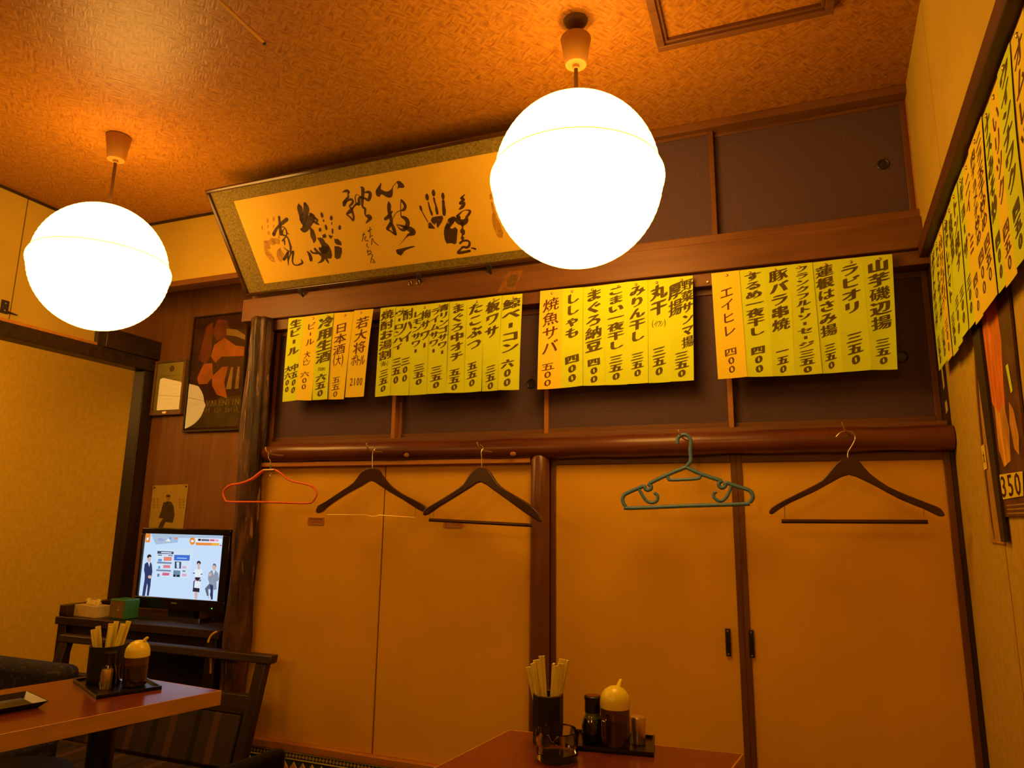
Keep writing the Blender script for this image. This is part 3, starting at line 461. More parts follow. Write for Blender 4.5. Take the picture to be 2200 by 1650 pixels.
IRON = plain('dark_metal', (0.05, 0.04, 0.035), 0.4, 0.5, 0.2, 60, metal=0.6)
STEEL = plain('steel_wire', (0.62, 0.58, 0.5), 0.25, 0.5, 0.1, 60, metal=1.0)
BLACK = plain('black_plastic', (0.012, 0.011, 0.011), 0.35, 0.4, 0.15, 30)
FLOOR = plain('dark_floor', (0.06, 0.035, 0.022), 0.5, 0.3, 0.3, 9)
YELLOW = plain('yellow_paper', (0.62, 0.78, 0.06), 0.8, 0.1, 0.03, 12)
ORANGE = plain('orange_paper', (0.80, 0.66, 0.10), 0.8, 0.1, 0.03, 12)
INKM = plain('marker_ink', (0.10, 0.075, 0.02), 0.7, 0.2, 0.2, 30)
INKR = plain('brown_marker_ink', (0.13, 0.045, 0.02), 0.7, 0.2, 0.2, 30)

# ================================================================= SETTING
ZC = 2.507
YB = 2.25
T38 = math.radians(3.8)
DV = Vector((-math.sin(T38), -math.cos(T38), 0))     # along the right wall, towards the camera
NV = Vector((-math.cos(T38), math.sin(T38), 0))      # out of the right wall, into the room


def rwall(s, z, cx=0.486, out=0.0):
    return Vector((cx, YB, 0)) + DV * s + NV * out + Vector((0, 0, z))


def rbox(mb, s0, s1, z0, z1, o0, o1, cx=0.486):
    g = lambda s, o, z: rwall(s, z, cx, o)
    mb.hexa([g(s0, o0, z0), g(s1, o0, z0), g(s1, o1, z0), g(s0, o1, z0), g(s0, o0, z1), g(s1, o0, z1), g(s1, o1, z1), g(s0, o1, z1)])
    return mb


def struct(o, label, cat):
    return tag(o, label, cat, kind='structure')


struct(MB().box(-7.2, 1.2, -3.2, 3.1, -0.05, 0).build('floor', FLOOR), 'dark floor under the tables of the dining room', 'floor')
ceil = struct(MB().box(-7.2, 1.2, -3.2, 3.1, ZC + 0.012, ZC + 0.05).build('ceiling', CEIL), 'woven bamboo ceiling glowing orange above the lamps', 'ceiling')
for x0, x1, y0, y1 in ((-7.2, 1.2, 1.8203, 3.1), (-7.2, -1.3263, -3.2, 1.8197), (-1.3257, 1.2, -3.2, 1.8197)):
    MB().box(x0, x1, y0, y1, ZC, ZC + 0.014).build('panel', CEIL, ceil)
MB().box(-1.331, -1.321, -3.0, 1.395, ZC - 0.0025, ZC + 0.002).build('joint_strip', plain('pale_strip', (0.52, 0.26, 0.06), 0.6), ceil, bevel=0.001)
MB().lathe([(0.004, ZC - 0.005), (0.004, ZC)], -1.326, 1.40, 8).build('nail', IRON, ceil)

# walls
struct(MB().box(-2.06, 0.70, 2.33, 2.40, 0, ZC).build('wall_back', plain('dark_void', (0.03, 0.018, 0.012), 0.9)), 'shadowed back wall behind the closet doors', 'wall')
wr = thing('wall_right', (0.49, 0.5, 0), 'ochre right wall with brown rail and pinned paper strips', 'wall', kind='structure')
m = MB(); rbox(m, -0.12, 5.4, 0, 1.93, -0.08, 0); m.build('lower_wall', TAN, wr)
m = MB(); rbox(m, -0.12, 0.404, 1.93, ZC, -0.08, 0, 0.462); m.build('upper_panel', CREAM, wr)
m = MB(); rbox(m, 0.408, 1.85, 1.93, ZC, -0.08, 0, 0.462); m.build('upper_panel', CREAM, wr)
m = MB(); rbox(m, 1.854, 5.4, 1.93, ZC, -0.08, 0, 0.462); m.build('upper_panel', CREAM, wr)
m = MB(); rbox(m, 0.40, 0.412, 1.93, ZC, -0.06, -0.004, 0.462); m.build('panel_joint', ORANGE_WOOD, wr)
m = MB(); rbox(m, 0.488, 0.491, 0, 1.9, -0.002, 0.0012); m.build('wall_seam', ORANGE_WOOD, wr)
tr = MB(); rbox(tr, 0.0, 5.4, 1.925, 1.968, -0.02, 0.040); tr = tr.build('trim_1', wood('rail_wood', (0.055, 0.018, 0.012), (0.10, 0.034, 0.020), 'y'), bevel=0.003)
struct(tr, 'brown wooden rail running along the right wall above the strips', 'rail')
tr = MB(); rbox(tr, 0.02, 5.4, 1.82, 1.925, -0.005, 0.014); struct(tr.build('trim_2', BEAM), 'thin brown batten under the rail on the right wall', 'batten')

wl = thing('wall_left', (-3.0, 1.0, 1.86), 'cream cupboard front high on the left above a dark lintel', 'wall', kind='structure')
d1 = MB().box(-3.05, -3.0, -2.6, 1.8545, 1.94, ZC - 0.012).build('cupboard_door', CREAM, wl)
MB().box(-3.05, -3.0, 1.8595, 2.25, 1.94, ZC - 0.012).build('cupboard_door', CREAM, wl)
MB().box(-3.06, -3.02, -2.6, 2.25, 1.9, ZC).build('backing', plain('joint_dark', (0.07, 0.03, 0.02), 0.8), wl)
MB().box(-3.03, -2.994, -2.6, 2.25, ZC - 0.012, ZC).build('cornice', DARKX, wl)
hg = MB().box(-3.001, -2.996, 1.815, 1.846, 1.965, 2.022).build('hinge_plate', IRON, d1)
for zz in (1.978, 2.009):
    MB().tube([(-2.9965, 1.83, zz), (-2.9925, 1.83, zz)], 0.0035, 8).build('screw', BRASS, d1)
MB().tube([(-2.994, 1.846, 1.974), (-2.994, 1.885, 1.972)], [0.005, 0.002], 6).build('latch', IRON, d1)
struct(MB().box(-3.04, -2.975, -2.6, 2.25, 1.925, 1.94).build('trim_3', ORANGE_WOOD), 'orange moulding under the cream cupboard on the left', 'moulding')
lint = MB().box(-3.05, -2.965, -2.6, 2.60, 1.862, 1.925)
struct(lint.build('trim_4', DARKX, bevel=0.003), 'dark lintel over the opening on the left', 'lintel')
struct(MB().box(-3.05, -2.96, 2.285, 2.60, 1.926, 2.025).build('trim_5', DARKX, bevel=0.004), 'dark block end of the lintel beside the alcove', 'lintel block')
struct(MB().box(-3.045, -2.968, 2.525, 2.60, 0, 1.861).build('trim_6', DARK, bevel=0.005), 'dark square post at the left corner of the alcove', 'post')
# room beyond the opening
struct(MB().box(-7.0, -3.05, 3.0, 3.06, 0, ZC).build('wall_beyond', plain('tan_beyond', (0.90, 0.62, 0.10), 0.8, 0.15, 0.07, 30)), 'plain tan wall seen through the left opening', 'wall')
struct(MB().box(-7.06, -7.0, -3.2, 3.0, 0, ZC).build('wall_far_left', TAN), 'far wall of the neighbouring room', 'wall')
struct(MB().box(-7.0, 1.0, -3.2, -3.14, 0, ZC).build('wall_behind', TAN), 'wall behind the viewer', 'wall')

# alcove with the television
struct(MB().box(-3.05, -1.95, 2.60, 2.66, 0, ZC).build('wall_alcove', PANELING), 'reddish brown plywood back wall of the television alcove', 'wall')
struct(MB().box(-3.05, -3.001, 2.25, 2.60, 2.025, ZC - 0.002).build('wall_alcove_left', PANELING), 'brown side wall of the alcove above the lintel block', 'wall')
struct(MB().box(-2.06, -2.02, 2.29, 2.60, 0, ZC - 0.002).build('wall_alcove_right', PANELING), 'brown side wall of the alcove behind the bark post', 'wall')
struct(MB().box(-3.0, -2.06, 2.25, 2.29, 2.19, ZC - 0.002).build('wall_header', CREAM), 'cream wall piece above the television alcove', 'wall')
struct(MB().box(-3.0, -2.06, 2.235, 2.30, 2.165, 2.19).build('trim_7', BEAM, bevel=0.002), 'brown beam under the cream wall of the alcove', 'beam')
struct(MB().box(-3.0, -2.06, 2.244, 2.25, ZC - 0.012, ZC).build('trim_8', DARKX), 'thin dark cornice above the alcove', 'cornice')

# beams of the closet wall
struct(MB().box(-2.085, 0.474, 2.215, 2.30, 1.951, 2.050).build('trim_9', BEAM, bevel=0.003), 'long brown beam under the calligraphy frame', 'beam')
struct(MB().box(-1.945, 0.474, 2.232, 2.31, 1.905, 1.950).build('trim_10', BEAM, bevel=0.002), 'narrow brown rail behind the tops of the menu strips', 'rail')
struct(MB().box(-2.06, 0.47, 2.24, 2.33, 2.051, 2.085).build('trim_11', BEAM, bevel=0.002), 'brown sill under the top cupboard doors', 'sill')
struct(MB().box(-2.06, 0.47, 2.24, 2.33, 2.478, ZC).build('trim_12', BEAM, bevel=0.002), 'brown moulding where closet wall meets the ceiling', 'moulding')
struct(MB().box(-1.945, 0.474, 2.24, 2.33, 1.412, 1.436).build('trim_13', BEAM, bevel=0.002), 'brown sill between upper sliding doors and the log', 'sill')
struct(MB().box(-1.955, -1.935, 2.25, 2.33, 1.42, 1.905).build('trim_14', DARK), 'dark jamb left of the upper sliding doors', 'jamb')
struct(MB().box(0.463, 0.468, 2.235, 2.33, 2.085, 2.478).build('trim_15', ORANGE_WOOD), 'thin orange jamb right of the top cupboard', 'jamb')
jb = struct(MB().box(0.474, 0.50, 2.25, 2.33, 0.3, 1.95).build('trim_16', DARK), 'dark jamb at the right corner of the closet', 'jamb')
for z0, z1, w_ in ((1.455, 1.497, 0.006), (1.525, 1.64, 0.004)):
    MB().prism([(0.4745, 2.2495, z0), (0.4745 + w_, 2.2495, z0 + 0.012), (0.4745 + w_ * 0.8, 2.2495, z1), (0.4745, 2.2495, z1 - 0.01)], (0, -0.001, 0)).build('torn_paper', plain('torn_paper', (0.6, 0.5, 0.25), 0.8), jb)


def panel_door(name, x0, x1, y, z0, z1, st, rl, fm, pm, label, pull=None, depth=0.022, railmat=None):
    d = thing(name, ((x0 + x1) / 2, y, z0), label, 'door', kind='structure')
    MB().box(x0, x0 + st, y, y + depth, z0, z1).build('stile', fm, d, bevel=0.0015)
    MB().box(x1 - st, x1, y, y + depth, z0, z1).build('stile', fm, d, bevel=0.0015)
    MB().box(x0 + st, x1 - st, y, y + depth, z1 - rl, z1).build('rail', railmat or BEAM, d, bevel=0.0015)
    MB().box(x0 + st, x1 - st, y, y + depth, z0, z0 + rl).build('rail', railmat or BEAM, d, bevel=0.0015)
    MB().box(x0 + st * 0.6, x1 - st * 0.6, y + 0.006, y + depth - 0.004, z0 + rl * 0.6, z1 - rl * 0.6).build('panel', pm, d)
    if pull:
        px, pz = pull
        mb = MB()
        ring = [(px + 0.016 * math.cos(t * math.pi / 10), y + 0.005, pz + 0.016 * math.sin(t * math.pi / 10)) for t in range(20)]
        mb.tube(ring, 0.003, 6, closed=True)
        mb.poly([(p[0], p[1] + 0.0008, p[2]) for p in ring])
        mb.build('finger_pull', IRON, d, smooth=True)
    return d


panel_door('door_1', -1.935, -1.342, 2.268, 1.436, 1.905, 0.017, 0.02, STILE, FUSUMA, 'dark sliding cupboard door under the left group of strips')
panel_door('door_2', -1.345, -0.722, 2.292, 1.436, 1.905, 0.017, 0.02, STILE, FUSUMA, 'dark sliding cupboard door with round pull under the second strip group', (-0.80, 1.625))
panel_door('door_3', -0.742, -0.105, 2.268, 1.436, 1.905, 0.017, 0.02, STILE, FUSUMA, 'dark sliding cupboard door under the middle group of strips')
panel_door('door_4', -0.125, 0.474, 2.292, 1.436, 1.905, 0.017, 0.02, BEAMD, FUSUMA, 'dark sliding cupboard door under the right group of strips', (0.385, 1.64))
panel_door('door_5', -2.06, -1.40, 2.262, 2.085, 2.478, 0.017, 0.02, BEAMD, FUSUMA, 'top cupboard door hidden behind the calligraphy frame end')
panel_door('door_6', -1.41, -0.74, 2.286, 2.085, 2.478, 0.017, 0.02, BEAMD, FUSUMA, 'top cupboard door behind the middle of the calligraphy frame')
panel_door('door_7', -0.76, -0.128, 2.262, 2.085, 2.478, 0.017, 0.012, BEAMD, FUSUMA, 'brown top cupboard door just right of the big lamp')
panel_door('door_8', -0.145, 0.463, 2.286, 2.085, 2.478, 0.017, 0.012, BEAMD, FUSUMA, 'dark top cupboard door in the upper right corner', (0.385, 2.27))

# natural log beam
lb = thing('trim_17', (-0.74, 2.232, 1.345), 'round reddish log beam with hook nails across the closet wall', 'log', kind='structure')
pts, rad = [], []
for i in range(60):
    x = -1.935 + 2.415 * i / 59
    pts.append((x, 2.232 + 0.002 * math.sin(x * 5), 1.3845 + 0.0025 * math.sin(x * 3.1 + 1)))
    rad.append(0.0365 + 0.0012 * math.sin(x * 13) + 0.001 * math.sin(x * 29 + 2))
rad[0] = 0.020; rad[1] = 0.031
MB().tube(pts, rad, 24).build('log', LOGX, lb, smooth=True)
for hx, hz in ((-1.813, 1.387), (-1.362, 1.391), (-0.925, 1.383), (-0.255, 1.404), (0.197, 1.411)):
    MB().tube(smooth_path([(hx + 0.018, 2.20, hz - 0.012), (hx + 0.008, 2.165, hz - 0.012), (hx, 2.124, hz - 0.006), (hx - 0.006, 2.118, hz + 0.014)], 3), 0.0026, 6).build('hook_nail', BRASS, lb, smooth=True)
for kx, kz in ((-1.245, 1.366), (-0.83, 1.362)):
    k = MB()
    k.add([(kx + 0.011 * math.cos(t * math.pi / 5), 2.1965, kz + 0.008 * math.sin(t * math.pi / 5)) for t in range(10)] + [(kx, 2.190, kz)], [(t, (t + 1) % 10, 10) for t in range(10)])
    k.build('knot', STILE, lb, smooth=True)

# bark covered alcove post
def bark_post():
    vs, fs = [], []
    nz, na = 110, 40
    from mathutils import noise
    for i in range(nz):
        z = 1.951 * i / (nz - 1)
        cx = -1.962 + 0.005 * math.sin(z * 2.3)
        for k in range(na):
            a = 2 * math.pi * k / na
            p = Vector((math.cos(a) * 1.5, math.sin(a) * 1.5, z * 2.2))
            r = 0.045 + 0.011 * noise.noise(p * 1.7) + 0.006 * noise.noise(Vector((p.x * 5, p.y * 5, z * 5))) + 0.003 * math.sin(a * 9 + z * 4)
            vs.append((cx + r * math.cos(a), 2.212 + r * math.sin(a), z))
    for i in range(nz - 1):
        for k in range(na):
            fs.append((i * na + k, i * na + (k + 1) % na, (i + 1) * na + (k + 1) % na, (i + 1) * na + k))
    fs.append(tuple(range(na - 1, -1, -1)))
    fs.append(tuple((nz - 1) * na + k for k in range(na)))
    mb = MB(); mb.add(vs, fs)
    bm_, nt, p = nodes_of('bark')
    N, L = nt.nodes, nt.links
    tc = N.new('ShaderNodeTexCoord')
    def nz_(sc_, scale, det):
        mp = N.new('ShaderNodeMapping'); mp.inputs['Scale'].default_value = sc_; L.new(tc.outputs['Object'], mp.inputs[0])
        q = N.new('ShaderNodeTexNoise'); q.inputs['Scale'].default_value = scale; q.inputs['Detail'].default_value = det; q.inputs['Distortion'].default_value = 0.8
        L.new(mp.outputs[0], q.inputs['Vector']); return q
    n1, n2 = nz_((1, 1, 0.30), 16, 6), nz_((1, 1, 0.12), 60, 3)
    r1 = N.new('ShaderNodeValToRGB'); e = r1.color_ramp.elements
    e[0].position = 0.40; e[0].color = (0.030, 0.015, 0.009, 1); e[1].position = 0.66; e[1].color = (0.15, 0.062, 0.022, 1)
    L.new(n1.outputs['Fac'], r1.inputs[0])
    r2 = N.new('ShaderNodeValToRGB'); e = r2.color_ramp.elements
    e[0].position = 0.62; e[0].color = (0, 0, 0, 1); e[1].position = 0.68; e[1].color = (1, 1, 1, 1)
    L.new(n2.outputs['Fac'], r2.inputs[0])
    mx = N.new('ShaderNodeMix'); mx.data_type = 'RGBA'; mx.inputs[7].default_value = (0.34, 0.19, 0.07, 1)
    L.new(r2.outputs[0], mx.inputs[0]); L.new(r1.outputs[0], mx.inputs[6]); L.new(mx.outputs[2], p.inputs['Base Color'])
    p.inputs['Roughness'].default_value = 0.5
    bmp = N.new('ShaderNodeBump'); bmp.inputs['Strength'].default_value = 0.9; bmp.inputs['Distance'].default_value = 0.008
    L.new(n1.outputs['Fac'], bmp.inputs['Height']); L.new(bmp.outputs[0], p.inputs['Normal'])
    o = mb.build('trim_18', bm_, smooth=False)
    o.data.shade_smooth()
    return struct(o, 'gnarled bark-textured wooden post between alcove and closet', 'post')


bark_post()
# round middle post
mb = MB()
mb.tube([(-0.742, 2.232, z) for z in (0.0, 0.3, 0.6, 0.9, 1.2, 1.345, 1.362)], [0.035, 0.0345, 0.034, 0.0335, 0.033, 0.032, 0.022], 24)
struct(mb.build('trim_19', LOGZ, smooth=True), 'round polished wooden post between the two closets', 'post')
# left closet
struct(MB().box(-1.955, -0.775, 2.218, 2.30, 1.333, 1.350).build('trim_20', ORANGE_WOOD, bevel=0.002), 'orange wooden strip above the left closet', 'strip')
for i, (x0, x1, px, lab) in enumerate(((-1.955, -1.3655, -1.660, 'plain orange sliding door beside the bark post'), (-1.3595, -0.772, -1.074, 'plain orange sliding door beside the round middle post'))):
    d = thing('door_%d' % (9 + i), ((x0 + x1) / 2, 2.25, 0.33), lab, 'door', kind='structure')
    MB().box(x0, x1, 2.25, 2.272, 0.33, 1.340).build('panel', CLOSET, d, bevel=0.0015)
    z = 1.124
    f = MB()
    for a in ((px - 0.036, px + 0.036, z + 0.010, z + 0.014), (px - 0.036, px + 0.036, z - 0.014, z - 0.010), (px - 0.036, px - 0.031, z - 0.010, z + 0.010), (px + 0.031, px + 0.036, z - 0.010, z + 0.010)):
        f.box(a[0], a[1], 2.2465, 2.25, a[2], a[3])
    f = f.build('finger_pull', ORANGE_WOOD, d)
    MB().box(px - 0.031, px + 0.031, 2.2485, 2.2499, z - 0.010, z + 0.010).build('pull_recess', STILE, d)
struct(MB().box(-1.97, -1.955, 2.24, 2.30, 0.30, 1.35).build('trim_21', DARK), 'dark slit jamb beside the bark post', 'jamb')
# right closet
for i, (x0, x1, y, hx, lab) in enumerate(((-0.711, -0.104, 2.25, -0.1525, 'framed orange closet door right of the round post'), (-0.106, 0.474, 2.252, -0.086, 'framed orange closet door beside the right wall'))):
    d = panel_door('door_%d' % (11 + i), x0, x1, y, 0.33, 1.352, 0.018, 0.026, BEAMD, CLOSET, lab)
    h = MB().box(hx - 0.0075, hx + 0.0075, y - 0.002, y + 0.008, 0.75, 0.828).build('handle', IRON, d, bevel=0.001)
    MB().box(hx - 0.004, hx + 0.004, y - 0.0035, y - 0.0015, 0.762, 0.816).build('handle_slot', BLACK, h)
    for zz in (0.756, 0.822):
        MB().tube([(hx, y - 0.0035, zz), (hx, y - 0.0015, zz)], 0.0025, 6).build('screw', BRASS, h)
# sill and tiled base
struct(MB().box(-1.97, 0.49, 2.228, 2.30, 0.305, 0.33).build('trim_22', ORANGE_WOOD, bevel=0.002), 'orange wooden sill under the closet doors', 'sill')
tb = thing('wall_tiled_base', (-0.74, 2.24, 0), 'blue and cream patterned tile base under the closet doors', 'tile base', kind='structure')
MB().box(-1.97, 0.49, 2.24, 2.30, 0, 0.305).build('backing', plain('tile_blue', (0.045, 0.085, 0.115), 0.3, 0.5, 0.2, 20), tb)
TC = plain('tile_cream', (0.80, 0.72, 0.40), 0.3, 0.5, 0.1, 30)
TO = plain('tile_orange', (0.78, 0.46, 0.12), 0.3, 0.5, 0.1, 30)
MB().box(-1.97, 0.49, 2.236, 2.241, 0.298, 0.305).build('border_tile', TC, tb)
MB().box(-1.97, 0.49, 2.236, 2.241, 0.276, 0.279).build('border_tile', TC, tb)


def diamond(w, h, mat, name):
    me = bpy.data.meshes.new(name)
    me.from_pydata([(-w, 0, 0), (0, 0, -h), (w, 0, 0), (0, 0, h), (-w * .8, -0.003, 0), (0, -0.003, -h * .8), (w * .8, -0.003, 0), (0, -0.003, h * .8)], [], [(4, 5, 6, 7), (0, 1, 5, 4), (1, 2, 6, 5), (2, 3, 7, 6), (3, 0, 4, 7)])
    me.materials.append(mat)
    return me


bead, big, small = diamond(0.0068, 0.0072, TC, 'tile'), diamond(0.0175, 0.024, TO, 'tile'), diamond(0.010, 0.013, TC, 'tile')
def put(me, x, z):
    o = bpy.data.objects.new('tile', me); COL.objects.link(o); o.parent = tb
    o.location = Vector((x, 2.24, z)) - tb.location
for i in range(84): put(bead, -1.93 + i * 0.0145, 0.2885)
for i in range(30):
    put(big, -1.92 + i * 0.040, 0.247); put(small, -1.90 + i * 0.040, 0.222); put(big, -1.90 + i * 0.040, 0.195)

# ceiling hatch frame
ht = thing('trim_23', (-0.015, 1.58, ZC), 'square brown moulding of the ceiling hatch at the top', 'hatch', kind='structure')
hx0, hx1, hy0, hy1 = -0.243, 0.222, 1.345, 1.806
hw = 0.022
for a, b in (((hx0, hx1), (hy1 - hw, hy1)), ((hx0, hx1), (hy0, hy0 + hw)), ((hx0, hx0 + hw), (hy0 + hw, hy1 - hw)), ((hx1 - hw, hx1), (hy0 + hw, hy1 - hw))):
    MB().box(a[0], a[1], b[0], b[1], ZC - 0.020, ZC).build('moulding', BEAM, ht, bevel=0.002)
for a, b in (((hx0 + hw, hx1 - hw), (hy1 - hw - 0.009, hy1 - hw)), ((hx0 + hw, hx0 + hw + 0.009), (hy0 + hw, hy1 - hw - 0.009)), ((hx1 - hw - 0.009, hx1 - hw), (hy0 + hw, hy1 - hw - 0.009))):
    MB().box(a[0], a[1], b[0], b[1], ZC - 0.012, ZC).build('inner_moulding', BEAM, ht, bevel=0.0015)

# ================================================================= LAMPS
SHADE = emit('lit_shade', LAMP_COLOR, LAMP_POWER)
CAPM = plain('lamp_cap_plastic', (0.36, 0.17, 0.07), 0.45, 0.4, 0.05, 10)
CORD = plain('lamp_cord', (0.10, 0.045, 0.025), 0.6)


def globe(x, y, zc, r, cap_top, cap_bot, label, hook=False, fine=True):
    t = thing('globe_pendant_lamp', (x, y, zc - r), label, 'lamp', 'round glowing pendant lamps')
    for nm, s in (('upper_shade', 1), ('lower_shade', -1)):
        prof = []
        n = 40 if fine else 12
        for i in range(n + 1):
            a = (math.pi / 2) * i / n
            rr = (r * 0.966 if s > 0 else r * 0.992) * (1 + (0.0035 if fine else 0) * math.cos(i * math.pi))
            if s > 0 and rr * math.cos(a) < 0.042: break
            prof.append((max(rr * math.cos(a), 0.0005), zc + s * (r * 1.02) * math.sin(a)))
        MB().lathe(prof, x, y, 56 if fine else 20, cap=False).build(nm, SHADE, t, smooth=True)
    lip = [(r * 0.962, zc + 0.024), (r * 0.985, zc + 0.019), (r * 1.010, zc + 0.006), (r * 1.014, zc - 0.006), (r * 1.004, zc - 0.018), (r * 0.985, zc - 0.028)]
    MB().lathe(lip, x, y, 72 if fine else 20, cap=False).build('rim', SHADE, t, smooth=True)
    ring = [(x + r * 0.974 * math.cos(k * math.pi / 36), y + r * 0.974 * math.sin(k * math.pi / 36), zc + 0.0225) for k in range(72)]
    MB().tube(ring, 0.0012, 5, closed=True).build('seam_ring', plain('seam_plastic', (0.75, 0.55, 0.2), 0.5), t)
    MB().tube([(x, y, zc + r * 0.99), (x, y, cap_bot)], 0.0055, 10).build('cord', CORD, t, smooth=True)
    MB().lathe([(0.010, zc + r * 0.985), (0.013, zc + r * 1.0), (0.012, zc + r * 1.06), (0.008, zc + r * 1.09)], x, y, 16).build('cord_grip', CORD, t, smooth=True)
    h = cap_top - cap_bot
    MB().lathe([(0.010, cap_bot - 0.001), (0.0285, cap_bot), (0.0305, cap_bot + 0.003), (0.0355, cap_bot + h * 0.5), (0.0425, cap_top - 0.003), (0.041, cap_top)], x, y, 32).build('ceiling_cap', CAPM, t, smooth=True)
    MB().lathe([(0.004, cap_bot - 0.012), (0.009, cap_bot - 0.010), (0.010, cap_bot)], x, y, 14).build('cap_nipple', CAPM, t, smooth=True)
    if hook:
        MB().lathe([(0.012, ZC - 0.022), (0.030, ZC - 0.010), (0.034, ZC - 0.001)], x, y, 24).build('ceiling_rose', CORD, t, smooth=True)
        MB().tube(smooth_path([(x, y, cap_top - 0.004), (x + 0.004, y, ZC - 0.02), (x - 0.004, y, ZC - 0.01)], 3), 0.004, 8).build('hook', IRON, t)
    # bare bulb whose light leaves through the open top of the shade
    MB().lathe([(0.002, zc + 0.07), (0.026, zc + 0.085), (0.032, zc + 0.11), (0.02, zc + 0.14), (0.002, zc + 0.145)], x, y, 16).build('bulb', emit('lit_bulb', LAMP_COLOR, 170.0), t, smooth=True)
    return t


globe(-0.442, 1.62, H + 0.874, 0.226, H + 1.301, H + 1.218, 'big glowing globe lamp covering the end of the calligraphy frame', True)
globe(-2.185, 1.63, H + 0.850, 0.222, ZC - 0.002, H + 1.263, 'glowing globe lamp on the left in front of the alcove')
globe(-4.62, 0.90, H + 0.895, 0.222, ZC - 0.002, H + 1.263, 'globe lamp of the neighbouring room mirrored in the poster glass')
globe(-5.60, 1.90, H + 0.90, 0.222, ZC - 0.002, H + 1.263, 'added unseen globe lamp filling the neighbouring room with light near its back wall', fine=False)  # added out of view to brighten the tan wall beyond the opening
globe(-0.44, -0.95, H + 0.87, 0.222, ZC - 0.002, H + 1.263, 'added fill globe lamp, unseen behind the viewer near the right wall', fine=False)  # invented fill lamp, out of view, lifts the closet doors and tableware
globe(-2.18, -0.95, H + 0.87, 0.222, ZC - 0.002, H + 1.263, 'added fill globe lamp, unseen behind the viewer near the left opening', fine=False)  # its left-hand partner, likewise added off camera as fill light

# ================================================================= CALLIGRAPHY FRAME
FB, FT = Vector(FBL), Vector(FTL)
FU = (FT - FB); FH = FU.length; FU.normalize()
FN = Vector((1, 0, 0)).cross(FU).normalized()
if FN.y > 0: FN = -FN
FL = 1.475


def fpt(u, h, n=0.0):
    return FB + Vector((u, 0, 0)) + FU * h + FN * n


def fbox(mb, u0, u1, h0, h1, n0, n1):
    mb.hexa([fpt(u0, h0, n0), fpt(u1, h0, n0), fpt(u1, h1, n0), fpt(u0, h1, n0), fpt(u0, h0, n1), fpt(u1, h0, n1), fpt(u1, h1, n1), fpt(u0, h1, n1)])
    return mb


fr = thing('calligraphy_frame', fpt(FL / 2, 0), 'long tilted framed calligraphy with black ink handprints under the ceiling', 'picture')
FRM = wood('lacquered_frame', (0.030, 0.013, 0.010), (0.07, 0.028, 0.018), 'x', rough=0.18, spec=0.6, bump=0.02)
w = 0.015
for a in ((0, FL, 0, w), (0, FL, FH - w, FH), (0, w, w, FH - w), (FL - w, FL, w, FH - w)):
    m = MB(); fbox(m, *a, -0.012, 0.012); m.build('frame_rail', FRM, fr, bevel=0.004, seg=3)
m = MB(); fbox(m, w, FL - w, w, FH - w, -0.010, 0.002)
m.build('mat', plain('brocade_mat', (0.17, 0.125, 0.05), 0.75, 0.25, 0.38, 140, bump=0.3), fr)
m = MB(); fbox(m, 0.112, FL - 0.112, 0.046, 0.391, 0.002, 0.0032)
sheet = m.build('sheet', plain('calligraphy_sheet', (0.60, 0.385, 0.08), 0.7, 0.2, 0.04, 6), fr)
SB = plain('sumi_ink', (0.055, 0.028, 0.014), 0.6, 0.2, 0.3, 60)
SF = plain('faded_ink', (0.36, 0.19, 0.05), 0.7, 0.2, 0.35, 60)
for nm, dat, mt in (('faded_handprint', FADE, SF), ('ink_writing', INK, SB)):
    mb = MB()
    mp = lambda x, y, _n=0.0036 if nm == 'ink_writing' else 0.0034: fpt(x / 1000, y / 1000, _n)
    for kind, pts in dat:
        if kind == 's': stroke_mesh(mb, pts, mp)
        else: mb.poly([mp(*p) for p in pts])
    tag(mb.build(nm, mt, sheet, tri=True, fix=False), kind='stuff')
for hu in (0.28, 0.83, 1.12):
    m = MB(); fbox(m, hu - 0.010, hu + 0.010, -0.014, 0.010, 0.0125, 0.017); b = m.build('support_hook', IRON, fr, bevel=0.002)
    m = MB(); p0 = fpt(hu, -0.010, 0.014); m.tube([p0, p0 + Vector((0, 0.02, -0.012)), p0 + Vector((0, 0.034, -0.006))], 0.004, 8); m.build('hook_pin', IRON, b)
for px in (-1.27, -1.235):
    ring = [(px + 0.007 * math.cos(t * math.pi / 6), 2.2125, 2.032 + 0.007 * math.sin(t * math.pi / 6)) for t in range(12)]
    tag(MB().tube(ring, 0.002, 6, closed=True).build('screw_eye', STEEL, smooth=True), ('left' if px < -1.25 else 'right') + ' one of two small steel rings on the beam under the frame', 'ring', 'steel rings under the frame')

# sticker on the beam
st = thing('paper_sticker', (-0.86, 2.2145, 1.957), 'small tilted orange sticker on the beam left of the big lamp', 'sticker')
q = [(-0.906, 1.957), (-0.838, 1.957), (-0.803, 2.032), (-0.866, 2.032)]
MB().prism([(x, 2.2148, z) for x, z in q], (0, -0.0006, 0)).build('label_paper', plain('sticker_orange', (0.22, 0.085, 0.03), 0.7, 0.2, 0.3, 60), st)
MB().poly([(x, 2.2138, z) for x, z in ((-0.872, 1.975), (-0.845, 1.968), (-0.836, 1.985), (-0.825, 2.002), (-0.832, 2.016), (-0.852, 2.018), (-0.866, 2.003))]).build('printed_figure', plain('sticker_dark', (0.13, 0.07, 0.025), 0.7, 0.2, 0.3, 80), st, tri=True)

# ================================================================= MENU STRIPS
GL = {}


